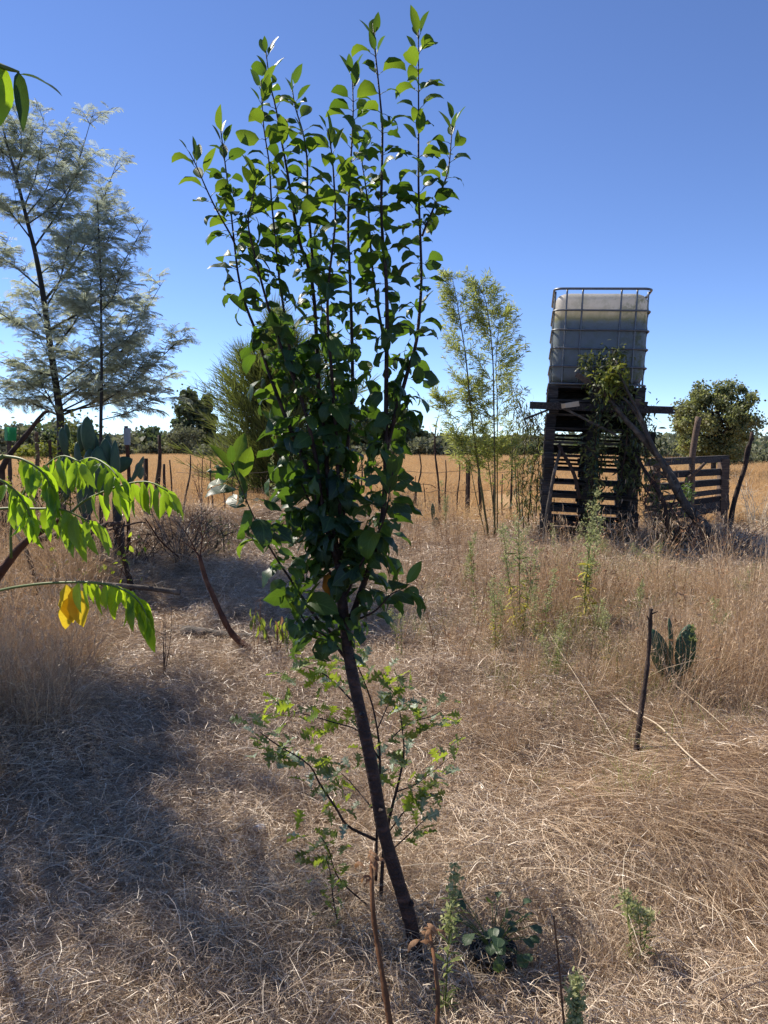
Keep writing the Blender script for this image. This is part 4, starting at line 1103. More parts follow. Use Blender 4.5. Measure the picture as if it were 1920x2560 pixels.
# wires
wy = []
wt = thing('wire_fence_strand', P(1028, 1170, 12.3), 'thin rusty wires strung between the stakes along the field', 'wire')
for z, (x0, x1) in ((1180, (440, 1340)), (1272, (440, 1340)), (1228, (1000, 1340))):
    xs_ = np.linspace(x0, x1, 30)
    p = np.array([P(x, z+3*math.sin(i*1.3), 12.3) for i, x in enumerate(xs_)])
    part('strand', MB().tubes(p, .0035, 4), M['wire'], wt)
# bare dead sapling
pole('bare_dead_sapling', [(1098, 1290, 11.5), (1095, 1200, 11.5), (1088, 1120, 11.5), (1091, 1060, 11.5), (1096, 1037, 11.5)], .022, .004, 'deadwood', 'leafless dead sapling with a few thin side twigs, right of the fruit tree', 'sapling', 24, .06,
     fork=[([(1088, 1095, 11.5), (1078, 1080, 11.5), (1074, 1066, 11.5)], .006, .002), ([(1089, 1095, 11.5), (1105, 1087, 11.5), (1128, 1090, 11.5)], .008, .002), ([(1092, 1120, 11.5), (1108, 1107, 11.5)], .005, .002), ([(1090, 1220, 11.5), (1075, 1212, 11.5), (1046, 1210, 11.5)], .007, .003), ([(1098, 1250, 11.5), (1112, 1230, 11.5)], .005, .002)])
# posts at far left with plastic guards
pole('guarded_stake', [(22, 1250, 7.2), (24, 1150, 7.2), (26, 1072, 7.2)], .022, .02, 'woodb', 'far left wooden stake with a bright green plastic sleeve round its top', 'stake')
def sleeve(px, t0, b0, Y, r, m, label, sq=True):
    a, c = P(px, b0, Y), P(px, t0, Y)
    return solo('plastic_sleeve', MB().tubes(np.stack([a, a*.5+c*.5, c]), [r*.97, r, r*1.05], 4 if sq else 14, cap=False), M[m], a, label, 'plastic sleeve', smooth_=not sq)
sleeve(26, 1068, 1102, 7.2, .056, 'guard', 'bright green plastic tree sleeve on the far left stake')
pole('short_stake', [(90, 1230, 8), (92, 1130, 8), (93, 1080, 8)], .025, .02, 'woodb', 'brown stake between the green sleeve and the prickly pears', 'stake')
pole('short_stake', [(125, 1230, 8.5), (126, 1150, 8.5), (126, 1100, 8.5)], .02, .02, 'deadwood', 'short dark post left of the acacia trunk among yellow green leaves', 'stake')
pole('guarded_stake', [(322, 1300, 7.0), (321, 1200, 7.0), (317, 1065, 7.0)], .018, .018, 'redwood', 'brown stake with a clear plastic sleeve at its top, right of the prickly pears', 'stake')
sleeve(318, 1070, 1112, 7.0, .030, 'clear', 'cloudy clear plastic sleeve on the brown stake right of the prickly pears', False)
pole('leaning_branch', [(0, 1175, 6.6), (22, 1142, 6.6), (70, 1085, 6.6), (105, 1035, 6.6), (120, 1028, 6.6)], .03, .012, 'deadwood', 'dark broken branch slanting up to the right at the left edge', 'branch', fork=[([(88, 1060, 6.6), (108, 1048, 6.6)], .01, .006)])
sleeve(895, 1075, 1092, 12.4, .03, 'clear', 'small cloudy sleeve behind the fruit tree', False) if False else None

# ------------------------------------------------------------------ prickly pears
def pad_tpl(rng, th=.09, k=1.0):
    n, m = 14, 12
    V = []; 
    for i in range(n+1):
        t = i/n
        w = (math.sin(math.pi*t**.80)**.62)*.31*(.55+.55*t)*k if 0 < i < n else .025
        if i == n: w = .02
        for j in range(m):
            a = 2*math.pi*j/m
            V.append([w*math.cos(a)*(1+.03*math.sin(5*t+a)), t, th*.5*math.sin(a)*(w/.3)**.5*1.0+.04*math.sin(t*2.5)])
    F = [[i*m+j, i*m+(j+1) % m, (i+1)*m+(j+1) % m, (i+1)*m+j] for i in range(n) for j in range(m)]
    return np.array(V), [np.array(F), np.arange(m)[None, ::-1], (np.arange(m)+n*m)[None]], np.zeros(((n+1)*m, 3))
def cactus(pads, label, Y, m='cactus', group=None, bumps=()):
    """pads: (x0,y0,x1,y1,width factor,yaw,dY)"""
    x0, y0 = pads[0][0], pads[0][1]
    a = P(x0, y0, Y); b = on(a[0], a[1])
    t = thing('prickly_pear', b, label, 'cactus', group)
    for i, pd in enumerate(pads):
        (xa, ya, xb, yb, wk, yw, dY) = pd[:7]
        A = P(xa, ya, Y+dY); B = P(xb, yb, Y+dY-.01)
        if i == 0 and A[2]-b[2] < .12: A[2] = b[2]-.02
        elif i == 0: part('woody_base', MB().tube([b-[0, 0, .05], (A+b)/2+[.02, 0, 0], A+[0, 0, .05]], .06, .035, 9, 12), M['mimosabark'], t)
        L = np.linalg.norm(B-A)
        tp = pad_tpl(RNG)
        sgn = np.array([[math.sin(yw), -math.cos(yw), .05]])
        Mx = frame(A[None], (B-A)[None], sgn, 1.0)[0]
        Mx[:3, 0] *= L*wk; Mx[:3, 1] *= L; Mx[:3, 2] *= L*1.1; Mx[:3, 3] -= b
        pale = len(pd) > 7
        o = link('pad', MB().add(*tp).mesh('pad', M['cactuslit'] if pale and pd[7] == 'p' else M[m]), t, m4(Mx))
        if i in bumps:
            mb = MB(); c = 0
            for r in range(2, 13):
                for s in range(-3, 4):
                    u = (s+(.5 if r % 2 else 0))*.085; tt = r/13.5
                    w = (math.sin(math.pi*tt**.80)**.62)*.31*(.55+.55*tt)
                    if abs(u) < w*.92:
                        zz = .045*math.sqrt(max(0, 1-(u/w)**2))*(w/.3)**.5+.04*math.sin(tt*2.5)
                        mb.tubes(np.array([[u, tt, zz-.012], [u, tt+.01, zz+.012], [u, tt+.02, zz+.018]]), [.024, .018, .006], 6)
                        mb.tubes(np.array([[u, tt, -zz+.07-.05], [u, tt+.01, -zz+.02]]), [.02, .004], 5) if False else None
            link('areole_bumps', mb.mesh('areole_bumps', M['cactusbump']), o, Matrix.Identity(4), 'stuff')
M['cactusbump'] = mat('pad_bump', [(.05, .085, .055), (.12, .17, .11)], .5, 8, .5, rnd=.2)
gy = lambda x, y: G(x, y)[1]
cactus([(1690, 1775, 1676, 1655, .62, .2, 0), (1668, 1700, 1628, 1572, .72, .15, .03), (1676, 1668, 1669, 1545, .22, .9, -.02), (1702, 1690, 1724, 1560, .72, -.4, -.04)],
       'prickly pear with three upright pads among dry grass on the right, one pad thickly bumped', gy(1690, 1775), bumps=(3,))
cactus([(1088, 1338, 1090, 1292, .85, .2, 0), (1082, 1300, 1081, 1258, .55, .4, 0)], 'tiny prickly pear of two stacked pads standing alone before the field', gy(1088, 1338))
cactus([(215, 1300, 215, 1190, .8, .3, .1), (215, 1235, 200, 1140, .7, .5, .1), (240, 1230, 225, 1120, .75, -.2, .05), (250, 1240, 245, 1115, .7, .3, 0), (270, 1225, 262, 1095, .6, .5, .05), (225, 1145, 218, 1040, .66, .1, .05),
        (205, 1130, 203, 1060, .6, .2, .1), (165, 1140, 155, 1068, .62, .2, .0), (172, 1100, 165, 1058, .7, -.2, .05), (205, 1200, 193, 1105, .5, -.4, -.05), (240, 1150, 232, 1080, .7, .3, .1),
        (268, 1160, 268, 1085, .6, .7, .1), (285, 1235, 285, 1100, .4, .8, .02), (165, 1250, 168, 1130, .6, .3, .1),], 'big clump of dark prickly pear pads in front of the acacia trunks', 6.3)
cactus([(290, 1260, 292, 1180, .5, .2, 0), (262, 1180, 332, 1148, .95, .1, 0), (320, 1255, 325, 1190, .35, .9, 0), (325, 1210, 358, 1140, .4, 1.0, -.02, 'p'), (352, 1198, 346, 1156, 1.0, .1, .03, 'p')],
       'prickly pear with one wide dark pad and pale curled pads, right of the big clump', 6.8)
cactus([(193, 1460, 196, 1370, .36, .5, 0), (197, 1388, 215, 1325, .55, .4, 0)], 'thin prickly pear of two narrow pads under the low branch rail', gy(193, 1460))
cactus([(18, 1540, 16, 1452, .62, .3, 0)], 'single upright prickly pear pad at the left edge behind the yellow leaflet', gy(18, 1540))

# ------------------------------------------------------------------ logs, rails, sticks at the left and nearer
pole('rail_branch', [(90, 1350, 5.9), (160, 1335, 5.9), (230, 1328, 5.9), (270, 1312, 5.9), (308, 1308, 5.9)], .026, .018, 'deadwood', 'dark crooked branch lying level like a rail under the compound leaves', 'branch', sink=False,
     fork=[([(150, 1345, 5.9), (230, 1335, 5.88), (300, 1318, 5.88), (345, 1306, 5.88), (365, 1307, 5.88)], .014, .004)])
pole('crossing_stick', [(330, 1490, 5.95), (318, 1420, 5.95), (300, 1360, 5.95), (284, 1316, 5.88)], .022, .015, 'deadwood', 'dark stick standing under the rail branch, leaning left', 'stick', fork=[([(325, 1470, 5.9), (308, 1380, 5.9), (302, 1318, 5.95)], .015, .010)])
pole('crossing_stick', [(112, 1535, 5.5), (88, 1440, 5.6), (60, 1370, 5.7), (40, 1330, 5.9)], .022, .012, 'deadwood', 'dark gnarled stick behind the green twig at the left edge', 'stick')
pole('cut_branch', [(100, 1448, 5.6), (220, 1456, 5.6), (340, 1468, 5.6), (450, 1481, 5.6)], .015, .020, 'greywood', 'pale straight cut branch lying level with its sawn end to the right', 'branch', sink=False)
pole('bent_dead_branch', [(652, 1652, 4.72), (625, 1627, 4.74), (600, 1607, 4.78), (577, 1584, 4.8), (562, 1556, 4.8), (548, 1520, 4.82), (532, 1480, 4.85), (516, 1445, 4.88), (497, 1386, 4.9)], .024, .014, 'redwood', 'bent reddish dead branch rising from the path and forking into thin dry twigs', 'branch', 34, .05, sink=False,
     fork=[([(500, 1390, 4.9), (480, 1370, 4.9), (450, 1350, 4.9)], .006, .002), ([(500, 1390, 4.9), (505, 1340, 4.9), (492, 1280, 4.9)], .005, .002), ([(503, 1360, 4.9), (515, 1310, 4.9), (512, 1260, 4.9)], .004, .001), ([(490, 1378, 4.9), (470, 1340, 4.9), (455, 1320, 4.9), (440, 1310, 4.9)], .004, .001), ([(508, 1380, 4.9), (530, 1340, 4.9), (560, 1310, 4.9)], .004, .001), ([(505, 1340, 4.9), (480, 1300, 4.9), (470, 1265, 4.9)], .003, .001)])
pole('long_dead_twig', [(450, 1395, 6.8), (400, 1350, 6.8), (362, 1295, 6.8)], .009, .005, 'redwood', 'thin reddish dead twig slanting up left behind the bent branch', 'twig', sink=False)
pole('fallen_log', [(455, 1576, 5.12), (560, 1590, 5.04), (640, 1595, 4.96), (715, 1600, 4.9)], .036, .028, 'greywood', 'pale fallen log lying across the worn path', 'log', 24, .08, sink=False)
pole('broken_stake', [(1590, 1900, 3.25), (1602, 1800, 3.3), (1612, 1700, 3.35), (1622, 1600, 3.4), (1630, 1522, 3.4)], .013, .009, 'deadwood', 'thin dark knotty stake standing before the prickly pear on the right', 'stake', 26, .12, fork=[([(1627, 1560, 3.4), (1618, 1540, 3.38)], .005, .002), ([(1629, 1535, 3.4), (1645, 1528, 3.4)], .004, .002)])
pole('dark_log', [(1745, 1408, 7.9), (1830, 1398, 7.9), (1960, 1392, 7.9)], .13, .12, 'deadwood', 'thick dark log lying at the right edge behind the weeds', 'log', 16, .06, sink=False, n=12)
pole('dead_dock_stem', [(985, 2640, 1.55), (960, 2480, 1.6), (940, 2330, 1.66), (932, 2220, 1.7), (926, 2140, 1.75)], .0075, .004, 'dock', 'rusty dead dock stem with curled papery leaves, left of the trunk foot', 'dead weed', 26, .12)
pole('dead_dock_stem', [(1085, 2640, 1.55), (1094, 2500, 1.6), (1088, 2400, 1.65), (1075, 2330, 1.7), (1072, 2310, 1.7)], .0055, .003, 'dock', 'shorter dead dock stem with curled leaves, right of the trunk foot', 'dead weed', 22, .1)
pole('thin_dry_stem', [(1420, 2640, 1.5), (1400, 2450, 1.62), (1385, 2290, 1.7)], .003, .002, 'dock', 'thin dark dry stem at the bottom near the small seed head plant', 'dead weed')
def curled(stem_px, Y, n, root_obj_label, seed):
    rg = np.random.default_rng(seed)
    tp = [leaf_tpl(1, .3, 6, 2.4, .5, .8, .15, 0, .25, rg, twist=rg.normal(0, 1.2)) for _ in range(3)]
    o = [x for x in sc.objects if x.get('label') == root_obj_label][0]
    ms = [tpl_mesh(x, M['drybrown']) for x in tp]
    for k in range(n):
        x, y = stem_px[k % len(stem_px)]
        a = rg.uniform(0, 6.28)
        p = P(x+rg.normal(0, 6), y+rg.normal(0, 8), Y)
        Mx = frame(p[None], np.array([[math.cos(a), math.sin(a)*.5, .3]]), (0, 0, 1), rg.uniform(.03, .055))[0]
        Mx[:3, 3] -= np.array(o.location)
        link('leaf', ms[k % 3], o, m4(Mx), label='curled brown withered leaf')
curled([(926, 2140), (930, 2160), (928, 2200), (935, 2150), (948, 2145), (915, 2170)], 1.72, 11, 'rusty dead dock stem with curled papery leaves, left of the trunk foot', 1)
curled([(1072, 2312), (1062, 2320), (1080, 2318), (1050, 2350)], 1.69, 8, 'shorter dead dock stem with curled leaves, right of the trunk foot', 2)
# white stone
def stone(px, py, r, label, m='stone', name='stone', cat='stone'):
    c = G(px, py); V = []; n, k = 10, 14
    for i in range(n+1):
        for j in range(k):
            th = math.pi*i/n; ph = 2*math.pi*j/k
            d = np.array([math.sin(th)*math.cos(ph)*1.3, math.sin(th)*math.sin(ph)*.9, math.cos(th)*.62])
            V.append(c+[0, 0, r*.75+.045]+d*r*(1+.08*math.sin(3*ph+i)+.05*math.cos(5*th+j)))
    F = [[i*k+j, i*k+(j+1) % k, (i+1)*k+(j+1) % k, (i+1)*k+j] for i in range(n) for j in range(k)]
    solo(name, MB().add(V, [np.array(F)[:, ::-1]]), M[m], c, label, cat)
stone(650, 2108, .019, 'small white stone lying in the straw left of the trunk')
stone(585, 2140, .012, 'small bluish grey stone lying left of the white stone')

# pot plant
def pot():
    c = G(1232, 2440)
    c[2] += 0
    t = thing('plant_pot', c, 'black plastic plant pot standing in the straw right of the trunk foot', 'pot')
    h = .12; n = 22
    c[2] -= .045
    body = []; F = []
    prof = [(.045, 0), (.062, h), (.067, h), (.067, h+.01), (.061, h+.01), (.059, h-.014), (.0, h-.014)]
    V = [[r*math.cos(a), r*math.sin(a), z] for r, z in prof for a in np.linspace(0, 2*math.pi, n, endpoint=False)]
    F = [[i*n+j, i*n+(j+1) % n, (i+1)*n+(j+1) % n, (i+1)*n+j] for i in range(len(prof)-1) for j in range(n)]
    part('pot_wall', MB().add(np.array(V)+c, [np.array(F), np.arange(n)[None, ::-1]]), M['pot'], t)
    b = c+[0, 0, h]
    pl = thing('potted_plant', b, 'small plant with broad green leaves growing in the black pot', 'plant')
    rg = np.random.default_rng(12)
    tp = [leaf_tpl(1, rg.uniform(.75, .95), 7, rg.uniform(.2, 1), .25, 0, .06, 0, .1, rg, peak=.6) for _ in range(4)]
    ms = [tpl_mesh(x, M['strawb']) for x in tp]
    for k in range(34):
        a = rg.uniform(0, 6.28); r = rg.uniform(.02, .13); e = b+np.array([math.cos(a)*r, math.sin(a)*r*.8, rg.uniform(.04, .11)])
        part('leaf_stalk', MB().tube([b-[0, 0, .01], (b+e)/2+[0, 0, .012], e], .0013, .001, 5, 8), M['greentwig'], pl)
        d = np.array([math.cos(a), math.sin(a), rg.normal(.2, .4)])
        Mx = frame(e[None], d[None], (0, 0, 1), rg.uniform(.028, .046), rg.normal(0, .4))[0]; Mx[:3, 3] -= b
        link('leaf', ms[k % 4], pl, m4(Mx))
pot()

# ------------------------------------------------------------------ weeds
def lance_tpl(W=.12, K=4, droop=.7):
    t = np.linspace(0, 1, K); a = -droop*t
    y = np.concatenate([[0], np.cumsum(np.cos(a[:-1])/(K-1))]); z = np.concatenate([[0], np.cumsum(np.sin(a[:-1])/(K-1))])
    w = np.sin(np.pi*np.clip(t*.92+.06, 0, 1))*W/2
    v = []; q = []
    for i in range(K):
        for u in (-1, 1): v.append([u*w[i], y[i], z[i]+w[i]*.2]); q.append([0, t[i], u*.5])
    return np.array(v), [np.array([[i*2, i*2+1, i*2+3, i*2+2] for i in range(K-1)])], np.array(q)
LT = [lance_tpl(.14, 4, d) for d in (.2, .8, 1.5)]
def leaves_at(mb, pos, d, size, roll=.6, tpl=None, qx=None):
    tpl = tpl or LT
    n = len(pos); mt = frame(pos, d, (0, 0, 1), size, RNG.normal(0, roll, n))
    qx = RNG.uniform(0, 1, n) if qx is None else qx
    for k in range(len(tpl)):
        if len(mt[k::len(tpl)]): mb.inst(tpl[k], mt[k::len(tpl)], qx[k::len(tpl)])
def weed(px, bot, top, Y, spread, label, head=.4, nstem=3, leafden=1.0, hd='fleahead', yellow=.0, name='fleabane_plant', group='tall pale green weeds', seed=0):
    rg = np.random.default_rng(seed+px)
    a = P(px, bot, Y); b = on(a[0], a[1]); H0 = P(px, top, Y)[2]-b[2]; H = max(H0, .6 if Y < 3 else 0)
    t = thing(name, b, label, 'weed', group)
    sp = spread/FPX*Y
    lf = MB(); hh = MB(); yl = MB()
    for s in range(nstem):
        e = b+np.array([rg.normal(0, sp*.35), rg.normal(0, sp*.3), H0*(1 if s == 0 else rg.uniform(.65, .95))])
        q = spl([b-[0, 0, .03], b+(e-b)*.5+rg.normal(0, .01, 3), e], 20)
        part('stem', MB().tubes(q, np.linspace(.0042, .0013, 20)*H, 5), M['fleabane'], t)
        n = int(60*leafden)
        f = rg.uniform(.06, 1-head*.5, n); pos = q[(f*19).astype(int)]
        d = rdir(n, -.1, .9, rg); leaves_at(lf, pos, d, rg.uniform(.05, .10, n)*min(1, H)*.9)
        if yellow:
            m = int(22*yellow); f = rg.uniform(.12, .5, m); leaves_at(yl, q[(f*19).astype(int)], rdir(m, -.7, .4, rg), rg.uniform(.06, .12, m)*min(1, H))
        # panicle
        nb = int(34*head*(3 if Y < 3 else 2))
        f = rg.uniform(1-head, 1, nb); pos = q[np.minimum((f*19).astype(int), 19)]
        L = sp*.55*(1.1-(f-(1-head))/head*.7)*rg.uniform(.4, 1, nb)
        d = nrm(rdir(nb, .3, 1, rg)+[0, 0, .4]); en = pos+d*L[:, None]
        hh.ribbons(np.stack([pos, en], 1), .0012*H+.0006, nrm(np.cross(d, [1, .3, .2])), .2)
        for c in range(7):
            u = rg.uniform(.35, 1, nb)[:, None]; pp = pos*(1-u)+en*u+rg.normal(0, .008*H+.002, (nb, 3))
            hh.ribbons(np.stack([pp, pp+rdir(nb, 0, 1, rg)*(.010*H+.004)], 1), .006*H+.003, rdir(nb, -1, 1, rg), rg.uniform(.3, 1, nb))
    part('leaves', lf, M['fleabane'], t, 'stuff')
    if yellow: part('withered_leaves', yl, M['lowerleafyellow'], t, 'stuff')
    part('seed_heads', hh, M[hd], t, 'stuff')
weed(1110, 2400, 2165, 1.82, 60, 'single upright weed with a dense pale green head, right of the trunk foot', .38, 1, 1.6)
weed(1432, 2600, 2430, 1.55, 60, 'pale tufted seed head of a weed at the bottom edge of the picture', .7, 2, .5)
weed(1600, 2370, 2240, 2.0, 80, 'low grey green weed with small yellowish flowers in the right foreground straw', .12, 4, .3)
weed(1300, 1600, 1265, 5.0, 110, 'tall pale green weed in front of the left half of the tower, yellow lower leaves', .5, 3, 1.2, yellow=1.2)
weed(1345, 1650, 1420, 4.6, 80, 'shorter pale weed between the two tallest ones right of the path', .5, 2, 1.0, yellow=.6)
weed(1455, 1610, 1225, 5.2, 120, 'tallest bushy weed covered in cream seed heads before the middle of the tower', .6, 3, 1.0, yellow=1.2)
weed(1190, 1570, 1350, 5.4, 40, 'slim dark green upright weed standing alone left of the tower', .5, 1, 1.6, hd='fleabane')
weed(1408, 1500, 1300, 6.4, 60, 'leaning pale weed stem in front of the lower left of the tower', .6, 2, .8)
weed(1740, 1760, 1560, 3.9, 50, 'narrow leaved green weed beside the bumped prickly pear pad', .2, 1, 1.6, hd='fleabane')
weed(1865, 1540, 1430, 5.4, 70, 'small green weed at the right edge in front of the dark log', .4, 3, .8)
weed(1280, 1440, 1310, 7.0, 70, 'bushy pale weed at the foot of the bamboo', .6, 3, 1.0)
weed(1520, 1440, 1340, 7.2, 60, 'pale weed at the foot of the tower right of the pipe', .6, 3, .7)
weed(1115, 1340, 1200, 9.5, 30, 'thin pale weed beside the tiny prickly pear', .6, 2, 1.0)
weed(1585, 1600, 1440, 5.0, 40, 'dry weed with white puffs standing among grass below the tower', .5, 2, .2)
weed(680, 1290, 1130, 9.0, 40, 'brownish seed plume weed left of the fruit tree stems', .7, 1, .3)
weed(1240, 1640, 1440, 4.7, 80, 'pale weed at the left edge of the weedy patch, yellow green at its foot', .5, 3, 1.4, yellow=1.0)
weed(1385, 1720, 1540, 4.2, 80, 'low bushy green weed nearest the camera in the weedy patch', .3, 4, 1.6)
weed(1530, 1680, 1500, 4.4, 70, 'yellowish weed standing left of the dark knotty stake', .4, 3, 1.0, yellow=.6)
weed(1640, 1500, 1360, 6.0, 80, 'green weed in front of the tangled dead stems right of the tower', .4, 3, 1.2)
weed(1150, 1480, 1330, 6.2, 50, 'small pale weed on the dry mound behind the slim dark weed', .5, 2, 1.0)
weed(1790, 1640, 1500, 4.6, 80, 'green weed between the prickly pear and the right edge', .3, 3, 1.4)
weed(1000, 1640, 1500, 4.6, 50, 'faint pale weed just right of the fruit tree lowest leaves', .4, 2, .8)
# dead twiggy shrubs
def twiggy(px, bot, top, Y, spread, label, m='deadwood', n=26, name='dead_twiggy_shrub', r=.005, lean=0):
    rg = np.random.default_rng(px)
    a = P(px, bot, Y); b = on(a[0], a[1]); H = P(px, top, Y)[2]-b[2]; sp = spread/FPX*Y/2
    mb = MB()
    for i in range(n):
        e = b+np.array([rg.uniform(-1, 1)*sp+lean*H, rg.uniform(-1, 1)*sp*.8, H*rg.uniform(.55, 1)])
        q = spl([b+rg.normal(0, sp*.15, 3)*[1, 1, 0]-[0, 0, .02], (b+e)/2+rg.normal(0, sp*.15, 3), e], 12)
        mb.tubes(q, np.linspace(r, r*.25, 12), 4, rg.uniform())
        for j in range(7):
            k = rg.integers(4, 12); d = nrm((e-b)*.6+rg.normal(0, .5, 3)*H); L = H*rg.uniform(.08, .25)
            mb.tubes(np.stack([q[k], q[k]+d*L*.5+rg.normal(0, .01, 3), q[k]+d*L]), np.array([r*.4, r*.3, r*.15]), 3, rg.uniform())
    return solo(name, mb, M[m], b, label, 'dead shrub')
twiggy(1560, 1440, 1270, 7.3, 170, 'dead shrub with bleached branching twigs before the lower right of the tower', 'greywood', 20, r=.004)
twiggy(1690, 1440, 1250, 7.7, 220, 'tangle of dark dead stems around the feet of the leaning branches', 'deadwood', 46, r=.005)
twiggy(1800, 1450, 1300, 7.2, 200, 'dense dead brown weeds at the foot of the crooked pole', 'redwood', 40, r=.004)
twiggy(1890, 1400, 1170, 8.8, 200, 'pale tall dry stalks at the right edge of the field', 'stalk', 26, r=.005)
twiggy(460, 1360, 1240, 7.0, 260, 'heap of pale dead twigs behind the compound leaves, before the field stakes', 'greywood', 40, r=.005)
twiggy(515, 1290, 1150, 10.5, 70, 'cluster of thin reddish stems standing at the field edge', 'redwood', 9, r=.006)
twiggy(470, 1350, 1300, 7.4, 260, 'dark tangled brush in the hollow behind the straw mound', 'deadwood', 40, r=.004)
twiggy(1000, 1400, 1330, 7.5, 60, 'small dead twigs on the dry mound right of the fruit tree', 'greywood', 12, r=.003)
twiggy(640, 1650, 1500, 4.7, 30, 'thin dry twig standing by the foot of the bent branch', 'dock', 2, r=.003)
twiggy(410, 1640, 1520, 4.4, 60, 'small dry brown weed on the path by the compound leaf tip', 'deadwood', 5, r=.003)
twiggy(130, 1480, 1290, 6.6, 260, 'brown dry brush heaped at the left edge below the compound leaves', 'redwood', 50, r=.004)
twiggy(330, 1470, 1310, 6.9, 240, 'brown dry brush heaped under the prickly pears and the rail branch', 'deadwood', 50, r=.004)
twiggy(60, 1640, 1480, 5.2, 200, 'dry wiry stems standing at the left edge of the path', 'redwood', 26, r=.003)
twiggy(1560, 1480, 1380, 6.6, 220, 'low pale dead flower stems in front of the tower right side', 'stalk', 24, r=.003)
# small dark-leaved drooping plant left of fruit tree base
def droop_plant():
    b = G(690, 1650)
    t = thing('wilting_plant', b, 'small wilting plant with drooping dark leaves just left of the fruit tree', 'plant')
    rg = np.random.default_rng(31)
    tp = [leaf_tpl(1, .3, 4, 1.2, .4, .4, .08, 0, .1, rg) for _ in range(3)]; ms = [tpl_mesh(x, M['oakleaf']) for x in tp]+[tpl_mesh(tp[0], M['drybrown'])]
    for e_, n in (((640, 1545), 18), ((700, 1560), 14), ((725, 1590), 10)):
        e = P(e_[0], e_[1], b[1]-.05)
        q = spl([b-[0, 0, .02], (b+e)/2+[0, 0, .05], e], 14)
        part('stem', MB().tubes(q, np.linspace(.004, .0015, 14), 5), M['redwood'], t)
        for k in range(n):
            p = q[rg.integers(9, 14)]+rg.normal(0, .035, 3); a = rg.uniform(0, 6.28)
            Mx = frame(p[None], np.array([[math.cos(a)*.6, math.sin(a)*.5, -.8]]), (0, 0, 1), rg.uniform(.06, .09), rg.normal(0, .5))[0]; Mx[:3, 3] -= b
            link('leaf', ms[rg.integers(0, 4)], t, m4(Mx))
droop_plant()
# long straw stalks lying over the grass
ST = [([(1500, 1745), (1570, 1830), (1640, 1885), (1720, 1975), (1800, 2035), (1925, 2125)], .0055, 'thickest pale straw stalk lying diagonally across the right foreground', .22),
      ([(1560, 1600), (1650, 1780), (1720, 1960), (1700, 2240)], .002, 'thin long straw crossing the thick pale stalk', .18),
      ([(1620, 1700), (1760, 1860), (1925, 1990)], .003, 'pale straw stalk arching behind the thick one on the right', .28),
      ([(1290, 1880), (1480, 1930), (1700, 2020), (1925, 2150)], .0025, 'long straw running level below the stake on the right', .12),
      ([(960, 2480), (1080, 2440), (1180, 2490), (1280, 2500)], .0025, 'bent pale straw lying before the trunk foot', .04),
      ([(380, 2240), (560, 2200), (720, 2130), (820, 2100)], .002, 'long straw lying across the shaded path left of the trunk', .03),
      ([(480, 2395), (560, 2370), (640, 2300), (700, 2230)], .002, 'straight pale straw lying in the dark litter at lower left', .03),
      ([(650, 2440), (720, 2530), (780, 2600)], .003, 'thick short straw at the bottom edge left of the trunk', .05),
      ([(35, 2160), (44, 2235), (-10, 2245)], .003, 'bent yellow straw forming an angle at the left edge', .05),
      ([(1240, 2300), (1420, 2330), (1560, 2380), (1800, 2460)], .002, 'long thin straw lying behind the low grey green weed', .08),
      ([(1340, 1560), (1400, 1700), (1480, 1840), (1550, 1930)], .0025, 'long straw leaning down from the weeds in the middle right', .3),
      ([(80, 2200), (220, 2160), (330, 2110)], .002, 'long faint straw in the shade at the left', .03),
      ([(1900, 1560), (1800, 1600), (1700, 1650), (1600, 1640)], .0025, 'pale straw reaching left across the prickly pear', .3)]
for px, r, lb, dz in ST:
    p = np.array([G(*a) for a in px]); p[:, 2] += .055+dz*.4*np.sin(np.linspace(.3, 2.8, len(p)))
    # slide towards the camera so the stalk still passes over the same spots of ground
    solo('straw_stalk', MB().tubes(spl(p, 24), np.linspace(r*.95, r*.5, 24), 5), M['stalk'], p[0], lb, 'straw', 'long straw stalks lying loose')
# many loose long stalks that nobody could count
rg = np.random.default_rng(77)
mb = MB(); n = 650
x, y = fan_pts(n, 1.5, 8, 34, rg, 1.1)
z = hgt(x, y)+rg.uniform(.01, .07, n)
b = np.stack([x, y, z], -1); a = rg.uniform(0, 6.28, n); L = rg.uniform(.25, .7, n); e = rg.uniform(-.05, .25, n)
d = np.stack([np.cos(a)*np.cos(e), np.sin(a)*np.cos(e), np.sin(e)], -1)
k = np.linspace(0, 1, 6)
tn = rg.normal(0, .16, n)
pt = b[:, None]+d[:, None]*L[:, None, None]*k[None, :, None]+np.stack([-np.sin(a), np.cos(a), 0*a], -1)[:, None]*(tn[:, None]*k[None]**2*L[:, None])[..., None]
pt[:, :, 2] -= (k**2)[None]*L[:, None]*.12
pt[:, :, 2] = np.maximum(pt[:, :, 2], hgt(pt[:, :, 0], pt[:, :, 1])+.012)
mb.tubes(pt, (rg.uniform(.0006, .0013, n))[:, None]*np.linspace(1, .5, 6)[None], 3, rg.uniform(0, 1, n), cap=False)
o = solo('loose_straw', mb, M['stalk'], (0, 0, 0), 'loose long straws strewn over the ground', 'straw', kind='stuff')
